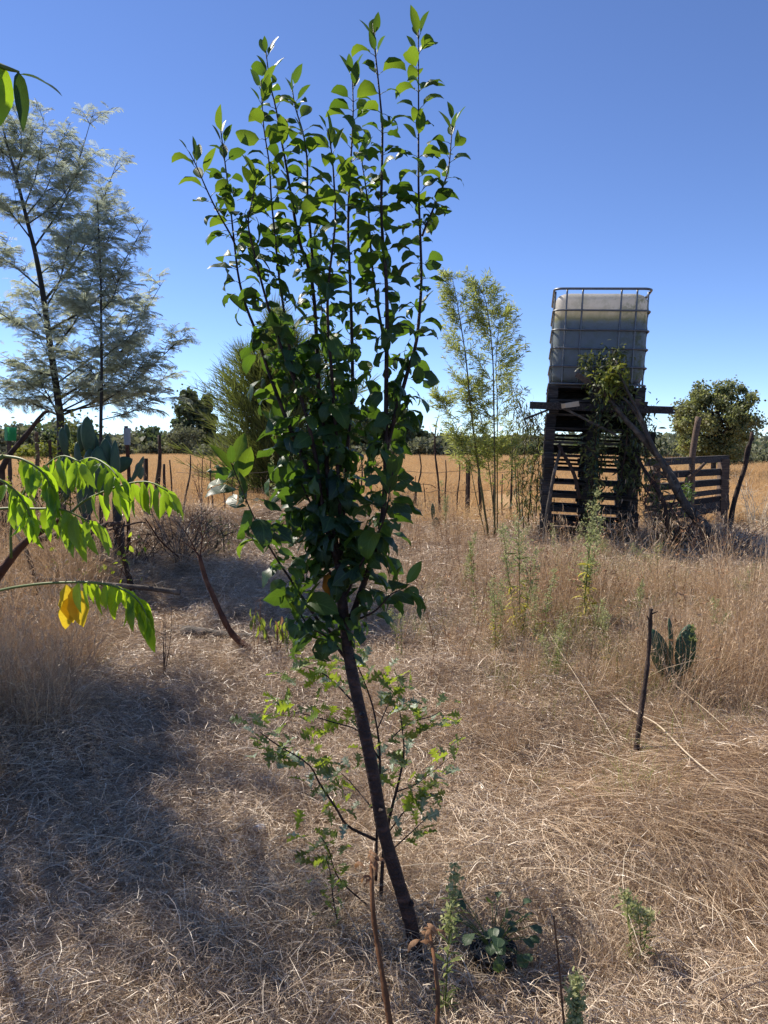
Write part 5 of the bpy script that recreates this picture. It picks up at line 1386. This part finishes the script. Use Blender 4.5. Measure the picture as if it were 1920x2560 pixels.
# upright thin dry stems in the right middle ground
mb = MB(); n = 420
x = rg.uniform(.2, 4.2, n); y = rg.uniform(3.8, 9.0, n); kp = (np.abs(x) < .62*y) & ((y < 6.6) | (x < .9)); x, y = x[kp], y[kp]; n = len(x)
b = np.stack([x, y, hgt(x, y)-.02], -1); hh_ = rg.uniform(.3, .75, n)
e = b+np.stack([rg.normal(0, .12, n), rg.normal(0, .1, n), hh_], -1)
mid = (b+e)/2+rg.normal(0, .02, (n, 3))
mb.tubes(np.stack([b, mid, e], 1), np.array([[.0019, .0014, .0007]]), 3, rg.uniform(0, .6, n), cap=False)
for c in range(6):
    pp = e+rg.normal(0, .018, (n, 3)); mb.ribbons(np.stack([pp, pp+rdir(n, 0, 1, rg)*.022], 1), .006, rdir(n, -1, 1, rg), rg.uniform(.4, 1, n))
solo('dry_flower_stems', mb, M['drystem'] if 'drystem' in M else M['dock'], (0, 0, 0), 'many thin brown dry flower stems standing in the grass on the right', 'dry weeds', kind='stuff')

# ------------------------------------------------------------------ bamboo
def bamboo():
    b = on((1225-960)/FPX*8.9, 8.9)
    t = thing('bamboo_clump', b, 'slender pale green bamboo clump with fine leaves between the fruit tree and the tower', 'bamboo')
    rg = np.random.default_rng(41)
    Yb = 8.9
    culms = [([(1222, 1345), (1200, 1200), (1180, 1050), (1165, 900), (1150, 800), (1140, 740), (1128, 680)], .014), ([(1236, 1345), (1237, 1200), (1235, 1050), (1232, 900), (1222, 800), (1210, 740), (1192, 708)], .012),
             ([(1243, 1340), (1243, 1200), (1243, 1000), (1240, 900), (1250, 800), (1258, 790)], .009), ([(1240, 1340), (1228, 1220), (1215, 1120), (1190, 1000), (1150, 950)], .008), ([(1215, 1345), (1190, 1240), (1165, 1120), (1120, 1030), (1095, 990)], .006)]
    lf = MB(); tw = MB()
    for ci, (px, r) in enumerate(culms):
        Yc = Yb+rg.normal(0, .1)
        q = spl(PP([(x, y, Yc) for x, y in px]), 40)
        q[0][2] = hgt(q[0][0], q[0][1])-.03
        rr = np.linspace(r, .002, 40); rr[::5] *= 1.25
        part('cane', MB().tubes(q, rr, 7), M['cane'], t)
        m = [84, 88, 60, 50, 40][ci]
        for i in range(m):
            f = rg.uniform(.16 if ci < 3 else .3, 1)**.9; k = min(int(f*39), 38)
            sgn = -1 if rg.uniform() < (.62 if ci in (0, 4) else .42) else 1
            L = rg.uniform(.25, .62)*(1.12-f*.85)*1.2
            dv = nrm(np.array([sgn*rg.uniform(.45, .9), rg.normal(0, .45), rg.uniform(.35, 1.0)]))
            e = q[k]+dv*L
            s = spl([q[k], (q[k]+e)/2-[0, 0, .02], e], 9)
            tw.tubes(s, np.linspace(.0022, .0008, 9), 3)
            n = int(18+80*L)
            u = rg.uniform(.2, 1, n); pos = s[(u*8).astype(int)]+rg.normal(0, .013, (n, 3))
            dl = nrm(dv[None]*.9+rdir(n, -.9, .6, rg)*.85)
            leaves_at(lf, pos, dl, rg.uniform(.05, .085, n), 1.0, qx=np.clip(rg.normal(.5, .22, n), 0, 1))
    part('twigs', tw, M['cane'], t, 'stuff'); part('foliage', lf, M['bamboo'], t, 'stuff')
bamboo()

def leafy(name, label, cat, stems, Y, dens, size, m, leafm, seed, spread=.1, droop=-.3, r=.008, tpl=None, base=None, den_lo=.2, roll=.8):
    """leafy climber or shrub: stems given as picture points with distance"""
    rg = np.random.default_rng(seed)
    p0 = PP(stems[0]); b = on(p0[0][0], p0[0][1]) if base is None else base
    t = thing(name, b, label, cat)
    lf = MB()
    for si, s in enumerate(stems):
        q = spl(PP(s), 30)
        if si == 0: q[0] = b-[0, 0, .03]
        part('stem', MB().tubes(q, np.linspace(r, r*.3, 30), 6), M[m], t)
        L = np.sum(np.linalg.norm(np.diff(q, axis=0), axis=1)); n = int(dens*L)
        u = rg.uniform(den_lo, 1, n); k = (u*29).astype(int)
        # leaves in whorls along short side twigs
        w = rg.normal(0, spread, (n, 3)); 
        pos = q[k]+w
        leaves_at(lf, pos, nrm(rdir(n, -1, .5, rg)+[0, 0, droop]), rg.uniform(.7, 1.3, n)*size, roll, tpl=tpl)
        kk = rg.choice(n, max(1, n//7), replace=False); tw = np.stack([q[k[kk]], pos[kk]], 1)
        lf2 = MB().tubes(np.stack([tw[:, 0], tw.mean(1)+[0, 0, .01], tw[:, 1]], 1), np.array([[.003, .002, .001]]), 3, cap=False)
        part('twigs', lf2, M[m], t, 'stuff')
    part('foliage', lf, M[leafm], t, 'stuff')
wide = [lance_tpl(.26, 4, d) for d in (.3, .9, 1.5)]
leafy('climber_on_tower', 'leafy climber with narrow leaves growing up the front of the pallet tower to the tank', 'climber',
      [[(1490, 1400, 7.9), (1478, 1300, 7.95), (1480, 1200, 7.95), (1490, 1100, 7.9), (1500, 1000, 7.85), (1520, 930, 7.8), (1540, 880, 7.85)],
       [(1485, 1300, 7.95), (1500, 1180, 7.9), (1520, 1060, 7.85), (1545, 960, 7.8), (1530, 870, 7.85)],
       [(1540, 1250, 7.9), (1560, 1150, 7.9), (1570, 1050, 7.85), (1560, 950, 7.85), (1545, 870, 7.9)],
       [(1500, 1010, 7.85), (1480, 960, 7.9), (1500, 900, 7.95), (1495, 880, 7.95)],
       [(1495, 1150, 7.9), (1470, 1120, 7.85), (1450, 1110, 7.85)]], 8, 190, .075, 'deadwood', 'vine', 51, .055, -.2, .010, wide, den_lo=.05)
leafy('sunlit_climber_sprays', 'brighter yellow green leaf spray hanging at the tank outlet', 'climber',
      [[(1530, 1000, 7.8), (1525, 960, 7.75), (1530, 930, 7.7), (1540, 915, 7.7)], [(1530, 980, 7.8), (1510, 950, 7.72), (1490, 935, 7.72)], [(1540, 980, 7.8), (1555, 950, 7.72), (1560, 925, 7.72)]], 8, 110, .095, 'deadwood', 'bush', 52, .03, -.05, .006, wide, base=W(.15, -.1, 1.5), den_lo=.1)
leafy('climber_on_cage', 'dark sprig of climber leaves caught on the lower cage bars of the tank', 'climber',
      [[(1500, 960, 7.9), (1470, 920, 7.95), (1462, 885, 7.97)], [(1520, 950, 7.9), (1530, 900, 7.95), (1540, 878, 7.97)]], 8, 130, .08, 'deadwood', 'vine', 53, .03, -.2, .006, wide, base=W(.05, -.05, 1.75), den_lo=.3)
leafy('climber_right_of_tower', 'dark climber foliage spilling down the right side of the tower', 'climber',
      [[(1690, 1390, 7.6), (1672, 1330, 7.6), (1650, 1240, 7.7), (1620, 1150, 7.8), (1600, 1060, 8.1), (1610, 1020, 8.2)],
       [(1600, 1240, 8.0), (1590, 1150, 8.0), (1600, 1070, 8.1), (1640, 1110, 8.1), (1655, 1130, 8.1)],
       [(1590, 1080, 8.1), (1605, 1040, 8.1), (1630, 1040, 8.1)],
       [(1640, 1260, 7.8), (1600, 1200, 7.9), (1580, 1120, 8.0), (1570, 1040, 8.0)]], 8, 170, .07, 'deadwood', 'vine', 54, .07, -.3, .010, wide, den_lo=.05)
leafy('dry_tangle', 'brown withered tangle of stems and curled leaves right of the tower foot', 'dead climber',
      [[(1660, 1420, 7.4), (1640, 1330, 7.4), (1620, 1280, 7.5), (1600, 1230, 7.7)], [(1650, 1420, 7.4), (1700, 1350, 7.4), (1690, 1290, 7.4), (1650, 1240, 7.5)], [(1720, 1430, 7.4), (1760, 1370, 7.4), (1800, 1340, 7.4), (1830, 1290, 7.6)],
       [(1680, 1420, 7.3), (1620, 1380, 7.3), (1600, 1340, 7.4), (1590, 1290, 7.6)], [(1700, 1330, 7.4), (1760, 1290, 7.5), (1790, 1240, 7.7)], [(1610, 1260, 7.6), (1640, 1180, 7.6), (1680, 1160, 7.7)]], 8, 120, .06, 'redwood', 'drybrown', 91, .09, -.4, .008, den_lo=.0)
leafy('drooping_shrub', 'slack shrub with drooping brownish narrow leaves against the left side of the tower', 'shrub',
      [[(1310, 1330, 9.2), (1305, 1250, 9.2), (1310, 1150, 9.2), (1320, 1080, 9.2), (1335, 1050, 9.2)],
       [(1318, 1330, 9.2), (1330, 1200, 9.2), (1345, 1100, 9.2), (1340, 1040, 9.2)],
       [(1340, 1290, 9.0), (1345, 1200, 9.0), (1350, 1110, 9.0)],
       [(1320, 1080, 9.2), (1305, 1030, 9.2), (1290, 990, 9.2), (1280, 965, 9.2)],
       [(1335, 1060, 9.2), (1310, 1030, 9.2), (1285, 1040, 9.2)],
       [(1300, 1300, 9.3), (1295, 1200, 9.3), (1290, 1120, 9.3)]], 9, 230, .085, 'deadwood', 'willow', 55, .085, -.8, .008, den_lo=.1)
leafy('yellow_green_creeper', 'small leaved yellow green creeper filling the gap between acacia and prickly pears', 'creeper',
      [[(175, 1260, 7), (180, 1180, 7), (190, 1100, 7), (200, 1050, 7)], [(150, 1240, 7), (130, 1160, 7), (110, 1120, 7)], [(160, 1230, 7), (180, 1200, 7), (200, 1240, 7)], [(120, 1300, 7), (80, 1220, 7), (60, 1180, 7)]], 6, 330, .04, 'deadwood', 'bush', 56, .09, -.2, .006, [leaf_tpl(1, .6, 2, .6, .2)], den_lo=.05)
leafy('bramble', 'sparse bramble with a few yellow green leaves under the rail branch', 'bramble',
      [[(335, 1490, 5.8), (300, 1420, 5.8), (240, 1400, 5.8), (200, 1420, 5.8)], [(290, 1490, 5.8), (320, 1370, 5.8), (350, 1345, 5.8)], [(120, 1500, 5.8), (150, 1400, 5.8), (130, 1370, 5.8)]], 4, 26, .05, 'redwood', 'oakbright', 57, .05, -.2, .004, [leaf_tpl(1, .6, 3, .6, .2)], den_lo=.1)
leafy('green_creeper', 'dark green creeping plant on the slope behind the bent branch', 'creeper',
      [[(560, 1340, 7.2), (545, 1320, 7.2), (500, 1305, 7.2)], [(560, 1340, 7.2), (590, 1330, 7.2), (620, 1345, 7.2)], [(545, 1350, 7.0), (540, 1370, 7.0), (520, 1360, 7.0)]], 7, 260, .05, 'deadwood', 'vine', 58, .06, .2, .005, den_lo=.0)
leafy('curled_green_leaf_plant', 'little bright green plant in front of the slatted fence post', 'plant',
      [[(1712, 1290, 9.6), (1715, 1240, 9.6), (1720, 1215, 9.6)]], 9, 200, .06, 'greentwig', 'strawb', 59, .05, -.3, .006, wide, den_lo=.4)

# ------------------------------------------------------------------ silver acacia
def acacia(name, label, trunkpx, r0, branches, seed, r1=.006):
    rg = np.random.default_rng(seed)
    p = PP(trunkpx); b = on(p[0][0], p[0][1]); p[0] = b-[0, 0, .05]
    t = thing(name, b, label, 'tree')
    q = spl(p, 50)
    part('trunk', MB().tubes(q, np.linspace(r0, r1, 50), 10), M['mimosabark'], t)
    # frond template: a feather of thin pinnae
    def frond(rg):
        mb = MB(); n = 7
        for i in range(n):
            f = (i+1)/(n+.5)
            for s in (-1, 1):
                a = np.array([0, f*.9, -.22*f*f]); L = .30*math.sin(math.pi*(f*.8+.15))+.08
                e = a+np.array([s*L*.72, L*.62, -.04-.1*f])
                mb.ribbons(np.array([[a, (a+e)/2+[0, 0, .01], e]]), np.array([[.035, .06, .02]]), np.array([[0.2, .5*s, .75]]) if rg.uniform() < .5 else np.array([[.6, -.6*s, .3]]))
        mb.ribbons(np.array([[[0, 0, 0], [0, .45, -.05], [0, .95, -.22]]]), .015, np.array([[1., 0, 0]]))
        return np.concatenate(mb.v), mb.f, np.concatenate(mb.q)
    F = [frond(rg) for _ in range(4)]
    lf = MB()
    for (px, r) in branches:
        s = spl(PP(px), 26)
        part('branch', MB().tubes(s, np.linspace(r*.62, .002, 26), 6), M['mimosabark'], t)
        L = np.sum(np.linalg.norm(np.diff(s, axis=0), axis=1)); tw = MB()
        dirn = nrm(s[-1]-s[0])
        for i in range(int(13*L)+5):
            f = rg.uniform(.22, 1); k = min(int(f*25), 25)
            d = nrm(dirn*rg.uniform(.3, 1)+rdir(1, -.3, .6, rg)[0]*.9)
            ll = rg.uniform(.18, .5)*(1.15-f*.6)
            c = spl([s[k], s[k]+d*ll*.5+[0, 0, .01], s[k]+d*ll], 7)
            tw.tubes(c, np.linspace(.004, .0012, 7), 3, cap=False)
            m = int(6+30*ll)
            u = rg.uniform(.1, 1, m); pos = c[(u*6).astype(int)]
            dd = nrm(d*.75+rdir(m, -.5, .35, rg)*.8)
            mt = frame(pos, dd, (0, 0, 1), rg.uniform(.085, .15, m), rg.normal(0, .5, m))
            for z in range(4):
                if len(mt[z::4]): lf.inst(F[z], mt[z::4], rg.uniform(.15, 1, len(mt[z::4])))
        part('twigs', tw, M['mimosabark'], t, 'stuff')
    part('foliage', lf, M['mimosaleaf'], t, 'stuff')
Y1 = 7.6
def bl(x0, y0, x1, y1, r=.014, lift=25, dy=0.0):
    xm, ym = (x0+x1)/2+8, (y0+y1)/2+lift
    return ([(x0, y0, Y1), (xm, ym, Y1+dy*.5), (x1, y1, Y1+dy)], r)
acacia('silver_acacia', 'tall feathery silver green acacia with a leaning dark trunk at the left', [(152, 1250, Y1), (152, 1080, Y1), (145, 1000, Y1), (125, 860, Y1), (108, 740, Y1), (90, 640, Y1), (70, 560, Y1), (45, 460, Y1), (20, 370, Y1), (5, 310, Y1)], .042,
       [bl(130, 880, 250, 640, .02), bl(105, 760, 295, 400, .022, 40, .2), bl(115, 830, 370, 550, .022, 50, -.2), bl(85, 620, 235, 275, .016, 40), bl(60, 520, 110, 290, .012, 20, .2), bl(65, 540, 155, 345, .012), bl(40, 440, 50, 270, .010),
        bl(145, 1000, 410, 700, .024, 50, .3), bl(150, 1040, 470, 830, .022, 30, -.1), bl(148, 1030, 440, 930, .018, 20, .3), bl(100, 720, -60, 600, .016, 0), bl(120, 850, -80, 730, .018, 10), bl(135, 940, -90, 870, .018, 10, .3), bl(150, 1040, -60, 1000, .02, -20, -.2),
        bl(150, 1030, 20, 960, .014, -20), bl(80, 600, -70, 430, .014, 0), bl(110, 780, 180, 560, .014, 20, -.3), bl(128, 880, 60, 700, .014, 0, .5), bl(140, 960, 90, 830, .012, 0, -.4), bl(30, 400, -60, 280, .010), bl(50, 480, -40, 330, .01, 0, .3), bl(130, 900, 200, 740, .012, 0, .5),
        bl(140, 960, 330, 760, .016, 20, .4), bl(70, 560, 190, 440, .012, 10, -.3), bl(95, 690, 250, 520, .012, 10, .3), bl(150, 1030, 330, 880, .016, 20, -.3), bl(148, 1020, 240, 900, .014, 10, .2), bl(150, 1050, 60, 900, .014, 0, .1)], 61)
Y1 = 7.0
acacia('silver_acacia', 'thinner upright acacia with a straight slim stem right of the tall leaning one', [(250, 1300, Y1), (252, 1100, Y1), (254, 950, Y1), (253, 800, Y1), (252, 700, Y1), (248, 600, Y1), (243, 500, Y1)], .018,
       [bl(253, 900, 330, 790, .008, 10), bl(253, 860, 200, 760, .008, 0), bl(252, 780, 300, 680, .008, 10), bl(250, 1010, 360, 900, .010, 10), bl(250, 700, 210, 600, .006, 0), bl(250, 960, 180, 880, .008, 0), bl(252, 1050, 400, 985, .010, 10, .2), bl(250, 640, 280, 540, .006, 0)], 62, .004)

# ------------------------------------------------------------------ needle-leaved tree behind the hero
def needle_tree():
    Y = 16.0
    b = on((700-960)/FPX*Y, Y)
    t = thing('needle_leaved_tree', b, 'bushy olive green needle-leaved tree behind the left side of the fruit tree', 'tree')
    rg = np.random.default_rng(71)
    top = P(690, 830, Y)
    q = spl([b-[0, 0, .1], b+[.03, 0, 1.1], b+[-.02, 0, 2.3], top], 30)
    part('trunk', MB().tubes(q, np.linspace(.06, .008, 30), 8), M['mimosabark'], t)
    nd = MB(); br = MB()
    ends = []
    for i in range(420):
        px = rg.choice([rg.uniform(520, 870), rg.normal(700, 90)]); 
        ytop = np.interp(px, [510, 560, 590, 640, 690, 740, 800, 860], [960, 915, 870, 865, 740, 830, 870, 940])
        py = rg.uniform(ytop, 1210) if rg.uniform() < .8 else ytop+rg.uniform(0, 30)
        e = P(px, py, Y+rg.normal(0, .5))
        s = q[int(np.clip((e[2]-b[2]-.6)/(top[2]-b[2]), .08, .85)*29)]
        c = spl([s, (s+e)/2-[0, 0, .12], e], 12)
        br.tubes(c, np.linspace(.012, .003, 12), 4, cap=False)
        d = nrm(e-s+[0, 0, .5])
        m = 75
        u = rg.uniform(.25, 1, m); pos = c[(u*11).astype(int)]
        dd = nrm(d[None]*1.0+rdir(m, -.5, .9, rg)*.7); L = rg.uniform(.2, .5, m)
        pth = np.stack([pos, pos+dd*L[:, None]*.5, pos+dd*L[:, None]+np.array([0, 0, .04])*rg.uniform(-1, 1, (m, 1))], 1)
        nd.ribbons(pth, np.array([[.010, .011, .004]]), nrm(np.cross(dd, rdir(m, -1, 1, rg))), rg.uniform(0, 1, m))
    part('branches', br, M['mimosabark'], t, 'stuff'); part('foliage', nd, M['broom'], t, 'stuff')
needle_tree()

# ------------------------------------------------------------------ broad crowns far and near
QUAD = [(np.array([[-.5, 0, 0], [0, -.5, .12], [.5, 0, 0], [0, .5, .1]]), [np.array([[0, 1, 2, 3]])], np.zeros((4, 3)))]
def crown_tree(px, base_py, Y, wpx, top_py, label, m='darktree', n=900, clumps=26, leaf=None, trunk=True, name='tree', cat='tree', group=None, low=.25, seed=0, shape=1.0, clr=.30):
    rg = np.random.default_rng(int(px*7+seed+Y+1000))
    a = P(px, 1140, Y); b = on(a[0], a[1]); H = P(px, top_py, Y)[2]-b[2]; Wd = wpx/FPX*Y/2
    t = thing(name, b, label, cat, group)
    if trunk:
        part('trunk', MB().tube([b-[0, 0, .2], b+[0, 0, H*.35], b+[Wd*.05, 0, H*.8]], H*.03, H*.008, 7, 10), M['mimosabark'], t)
    cz = low*H+(H-low*H)*.5; hz = (H-low*H)*.5
    d = rdir(clumps, -1, 1, rg); rr = rg.uniform(.35, 1, clumps)**.6
    c = b+np.stack([d[:, 0]*rr*Wd*.85, d[:, 1]*rr*Wd*.85, cz+d[:, 2]*rr*hz*.85*shape], -1)
    if trunk:
        mb = MB()
        for k in range(clumps):
            s = b+[0, 0, H*rg.uniform(.25, .55)]
            mb.tubes(spl([s, (s+c[k])/2+[0, 0, H*.02], c[k]], 6), np.linspace(H*.010, H*.003, 6), 4, cap=False)
        part('branches', mb, M['mimosabark'], t, 'stuff')
    lf = MB(); per = n//clumps
    rad = clr*min(Wd, hz*1.6)
    lfz = leaf or H*.03
    k = np.repeat(np.arange(clumps), per)
    rk = rg.uniform(.6, 1.3, clumps)
    off = rg.normal(0, .52, (len(k), 3))*rad*rk[k][:, None]*[1, 1, .8]
    pos = c[k]+off
    pos[:, 2] = np.maximum(pos[:, 2], b[2]+.02)
    tone = rg.uniform(0, 1, clumps)
    leaves_at(lf, pos, rdir(len(pos), -1, 1, rg), rg.uniform(.6, 1.4, len(pos))*lfz, 1.5, QUAD, np.clip(tone[k]*.6+rg.uniform(0, .4, len(k)), 0, 1))
    part('crown', lf, M[m], t, 'stuff')
    return t
crown_tree(1785, 1180, 27, 235, 938, 'round crowned evergreen tree standing alone behind the slatted fence at the right', 'roundtree', 24000, 130, .085, low=.10, clr=.15)
# dark eucalyptus at left centre and others behind the hero
crown_tree(478, 1130, 92, 75, 965, 'tall dark evergreen left of the needle-leaved tree, highest of the far trees', 'darktree', 5200, 34, .42, low=.08, clr=.42)
crown_tree(518, 1130, 94, 50, 975, 'second tall dark evergreen partly hidden by the needle-leaved tree', 'darktree', 4200, 30, .42, low=.08, clr=.42)
crown_tree(463, 1138, 86, 100, 1062, 'round grey olive bush standing on the field edge left of the needle-leaved tree', 'olive', 3200, 34, .22, low=.02, name='bush', cat='bush', clr=.34)
crown_tree(388, 1135, 115, 70, 1066, 'broad dark pine on the horizon left of the tall dark evergreens', 'darktree', 1600, 22, .45, low=.1, clr=.34)
crown_tree(1000, 1130, 92, 70, 1010, 'tall dark tree peeking out right behind the fruit tree crown', 'darktree', 4200, 30, .42, low=.1, clr=.34)
crown_tree(1045, 1130, 95, 70, 1068, 'lower dark tree right of the one behind the fruit tree', 'darktree', 3600, 28, .42, low=.1, clr=.34)
crown_tree(880, 1130, 93, 120, 1010, 'tall rounded dark tree glimpsed through the middle of the fruit tree', 'darktree', 4200, 30, .42, low=.1, clr=.34)
crown_tree(940, 1130, 95, 90, 1030, 'dark tree hidden behind the fruit tree stems', 'darktree', 3600, 28, .42, low=.1, clr=.34)
far = [(-40, 90, 1075, 'olive'), (30, 90, 1066, 'olive'), (95, 80, 1072, 'darktree'), (165, 90, 1060, 'olive'), (215, 70, 1080, 'darktree'), (265, 70, 1090, 'olive'), (300, 60, 1100, 'olive'), (345, 60, 1088, 'olive'), (425, 60, 1085, 'darktree'), (560, 90, 1090, 'olive'), (640, 80, 1085, 'darktree'),
       (720, 90, 1090, 'olive'), (810, 90, 1080, 'darktree'), (880, 80, 1085, 'olive'), (1090, 70, 1098, 'olive'), (1140, 60, 1105, 'darktree'), (1185, 60, 1108, 'olive'), (1235, 60, 1104, 'darktree'), (1290, 60, 1096, 'olive'), (1330, 50, 1098, 'darktree'), (1400, 80, 1110, 'olive'), (1470, 80, 1106, 'darktree'),
       (1540, 80, 1110, 'olive'), (1610, 80, 1105, 'darktree'), (1655, 60, 1112, 'olive'), (1860, 90, 1118, 'olive'), (1920, 90, 1112, 'darktree'), (1980, 90, 1115, 'olive')]
side = ['at the far left edge', 'behind the green sleeve', 'left of the acacia trunk', 'behind the acacia trunk', 'behind the prickly pears', 'right of the prickly pears', 'behind the clear sleeve', 'between the clear sleeve and the broad pine', 'just right of the broad pine', 'behind the needle-leaved tree, left part',
        'behind the needle-leaved tree, middle', 'behind the needle-leaved tree, right part', 'behind the fruit tree, left part', 'behind the fruit tree, middle', 'behind the bare dead sapling', 'right of the bare dead sapling', 'left of the bamboo', 'behind the bamboo stems', 'between bamboo and tower', 'just left of the tower',
        'seen through the tower, left part', 'seen through the tower, middle', 'seen through the tower, right part', 'right of the tower', 'left of the round crowned tree', 'right of the round crowned tree', 'at the far right edge', 'past the right edge']
for (px, wd, tp, m), s in zip(far, side):
    YY = 105+(px*37 % 30)
    crown_tree(px, 1135, YY, wd*1.35, tp, ('greyish' if m == 'olive' else 'dark')+' far tree in the treeline '+s, m, 1500, 20, .60, trunk=False, low=.0, group='far treeline trees', clr=.5)
low = [(20, 60, 1125, 40, 'olive', 'dull low bush at the field edge behind the green sleeve'), (100, 90, 1110, 30, 'bush', 'yellow green bush glowing left of the acacia trunk'), (335, 40, 1124, 50, 'bush', 'yellow green low bush right of the clear sleeve'), (290, 60, 1112, 44, 'olive', 'grey bush behind the brown stake with clear sleeve'),
       (375, 60, 1112, 48, 'olive', 'low grey bush left of the round olive bush'), (560, 110, 1110, 34, 'olive', 'low grey bush at the foot of the needle-leaved tree'), (1065, 70, 1102, 40, 'olive', 'grey green bush behind the bare dead sapling'), (1130, 80, 1112, 40, 'olive', 'low brown green bush left of the bamboo stems'),
       (1215, 90, 1108, 40, 'olive', 'low dull bush behind the bamboo stems'), (1300, 80, 1112, 40, 'darktree', 'low dark bush behind the drooping shrub'), (1390, 90, 1118, 44, 'olive', 'low bush seen through the tower gaps at left'), (1500, 110, 1118, 44, 'olive', 'low bush seen through the tower gaps at right'),
       (1660, 110, 1108, 30, 'olive', 'grey green brush behind the slatted fence'), (1740, 100, 1125, 24, 'darktree', 'dark undergrowth under the round crowned tree'), (1830, 100, 1130, 24, 'olive', 'grey undergrowth right of the round crowned tree'), (1900, 110, 1118, 26, 'olive', 'grey green brush at the right edge of the field'), (1960, 110, 1120, 24, 'olive', 'brush past the right edge'),
       (820, 140, 1095, 40, 'olive', 'bush behind the lower fruit tree stems'), (700, 140, 1100, 38, 'olive', 'bush behind the left fruit tree stems'), (230, 80, 1108, 30, 'bush', 'leafy bush behind the prickly pear clump'), (955, 120, 1110, 42, 'olive', 'bush at the right foot of the hidden dark tree')]
for px, wd, tp, YY, m, lb in low:
    YY = {24: 40, 26: 46, 30: 60}.get(YY, YY*1.9)
    crown_tree(px, 1140, YY, wd*1.3, tp, lb, m, 1800, 20, YY*.0040, trunk=False, name='bush', cat='bush', low=0, clr=.45, seed=3)
rg = np.random.default_rng(404)
n = 30000
x = rg.uniform(-130, 130, n); y = rg.uniform(112, 190, n); kp = np.abs(x) < .75*y; x, y = x[kp], y[kp]; n = len(x)
hz = (1.5+1.6*vnoise(x, y, .09, 1)+1.1*vnoise(x, y, .31, 4))*np.interp(y, [112, 190], [.75, 1.25])
pos = np.stack([x, y, .3+hz*rg.uniform(0, 1, n)**.6], -1)
lf = MB(); leaves_at(lf, pos, rdir(n, -1, 1, rg), rg.uniform(.6, 1.5, n)*.9, 1.5, QUAD, np.clip(vnoise(x, y, .25, 3)*.7+rg.uniform(0, .3, n), 0, 1))
solo('far_woodland', lf, M['olive'], (0, 150, 0), 'low mixed woodland closing the horizon behind the field', 'woodland', kind='stuff')
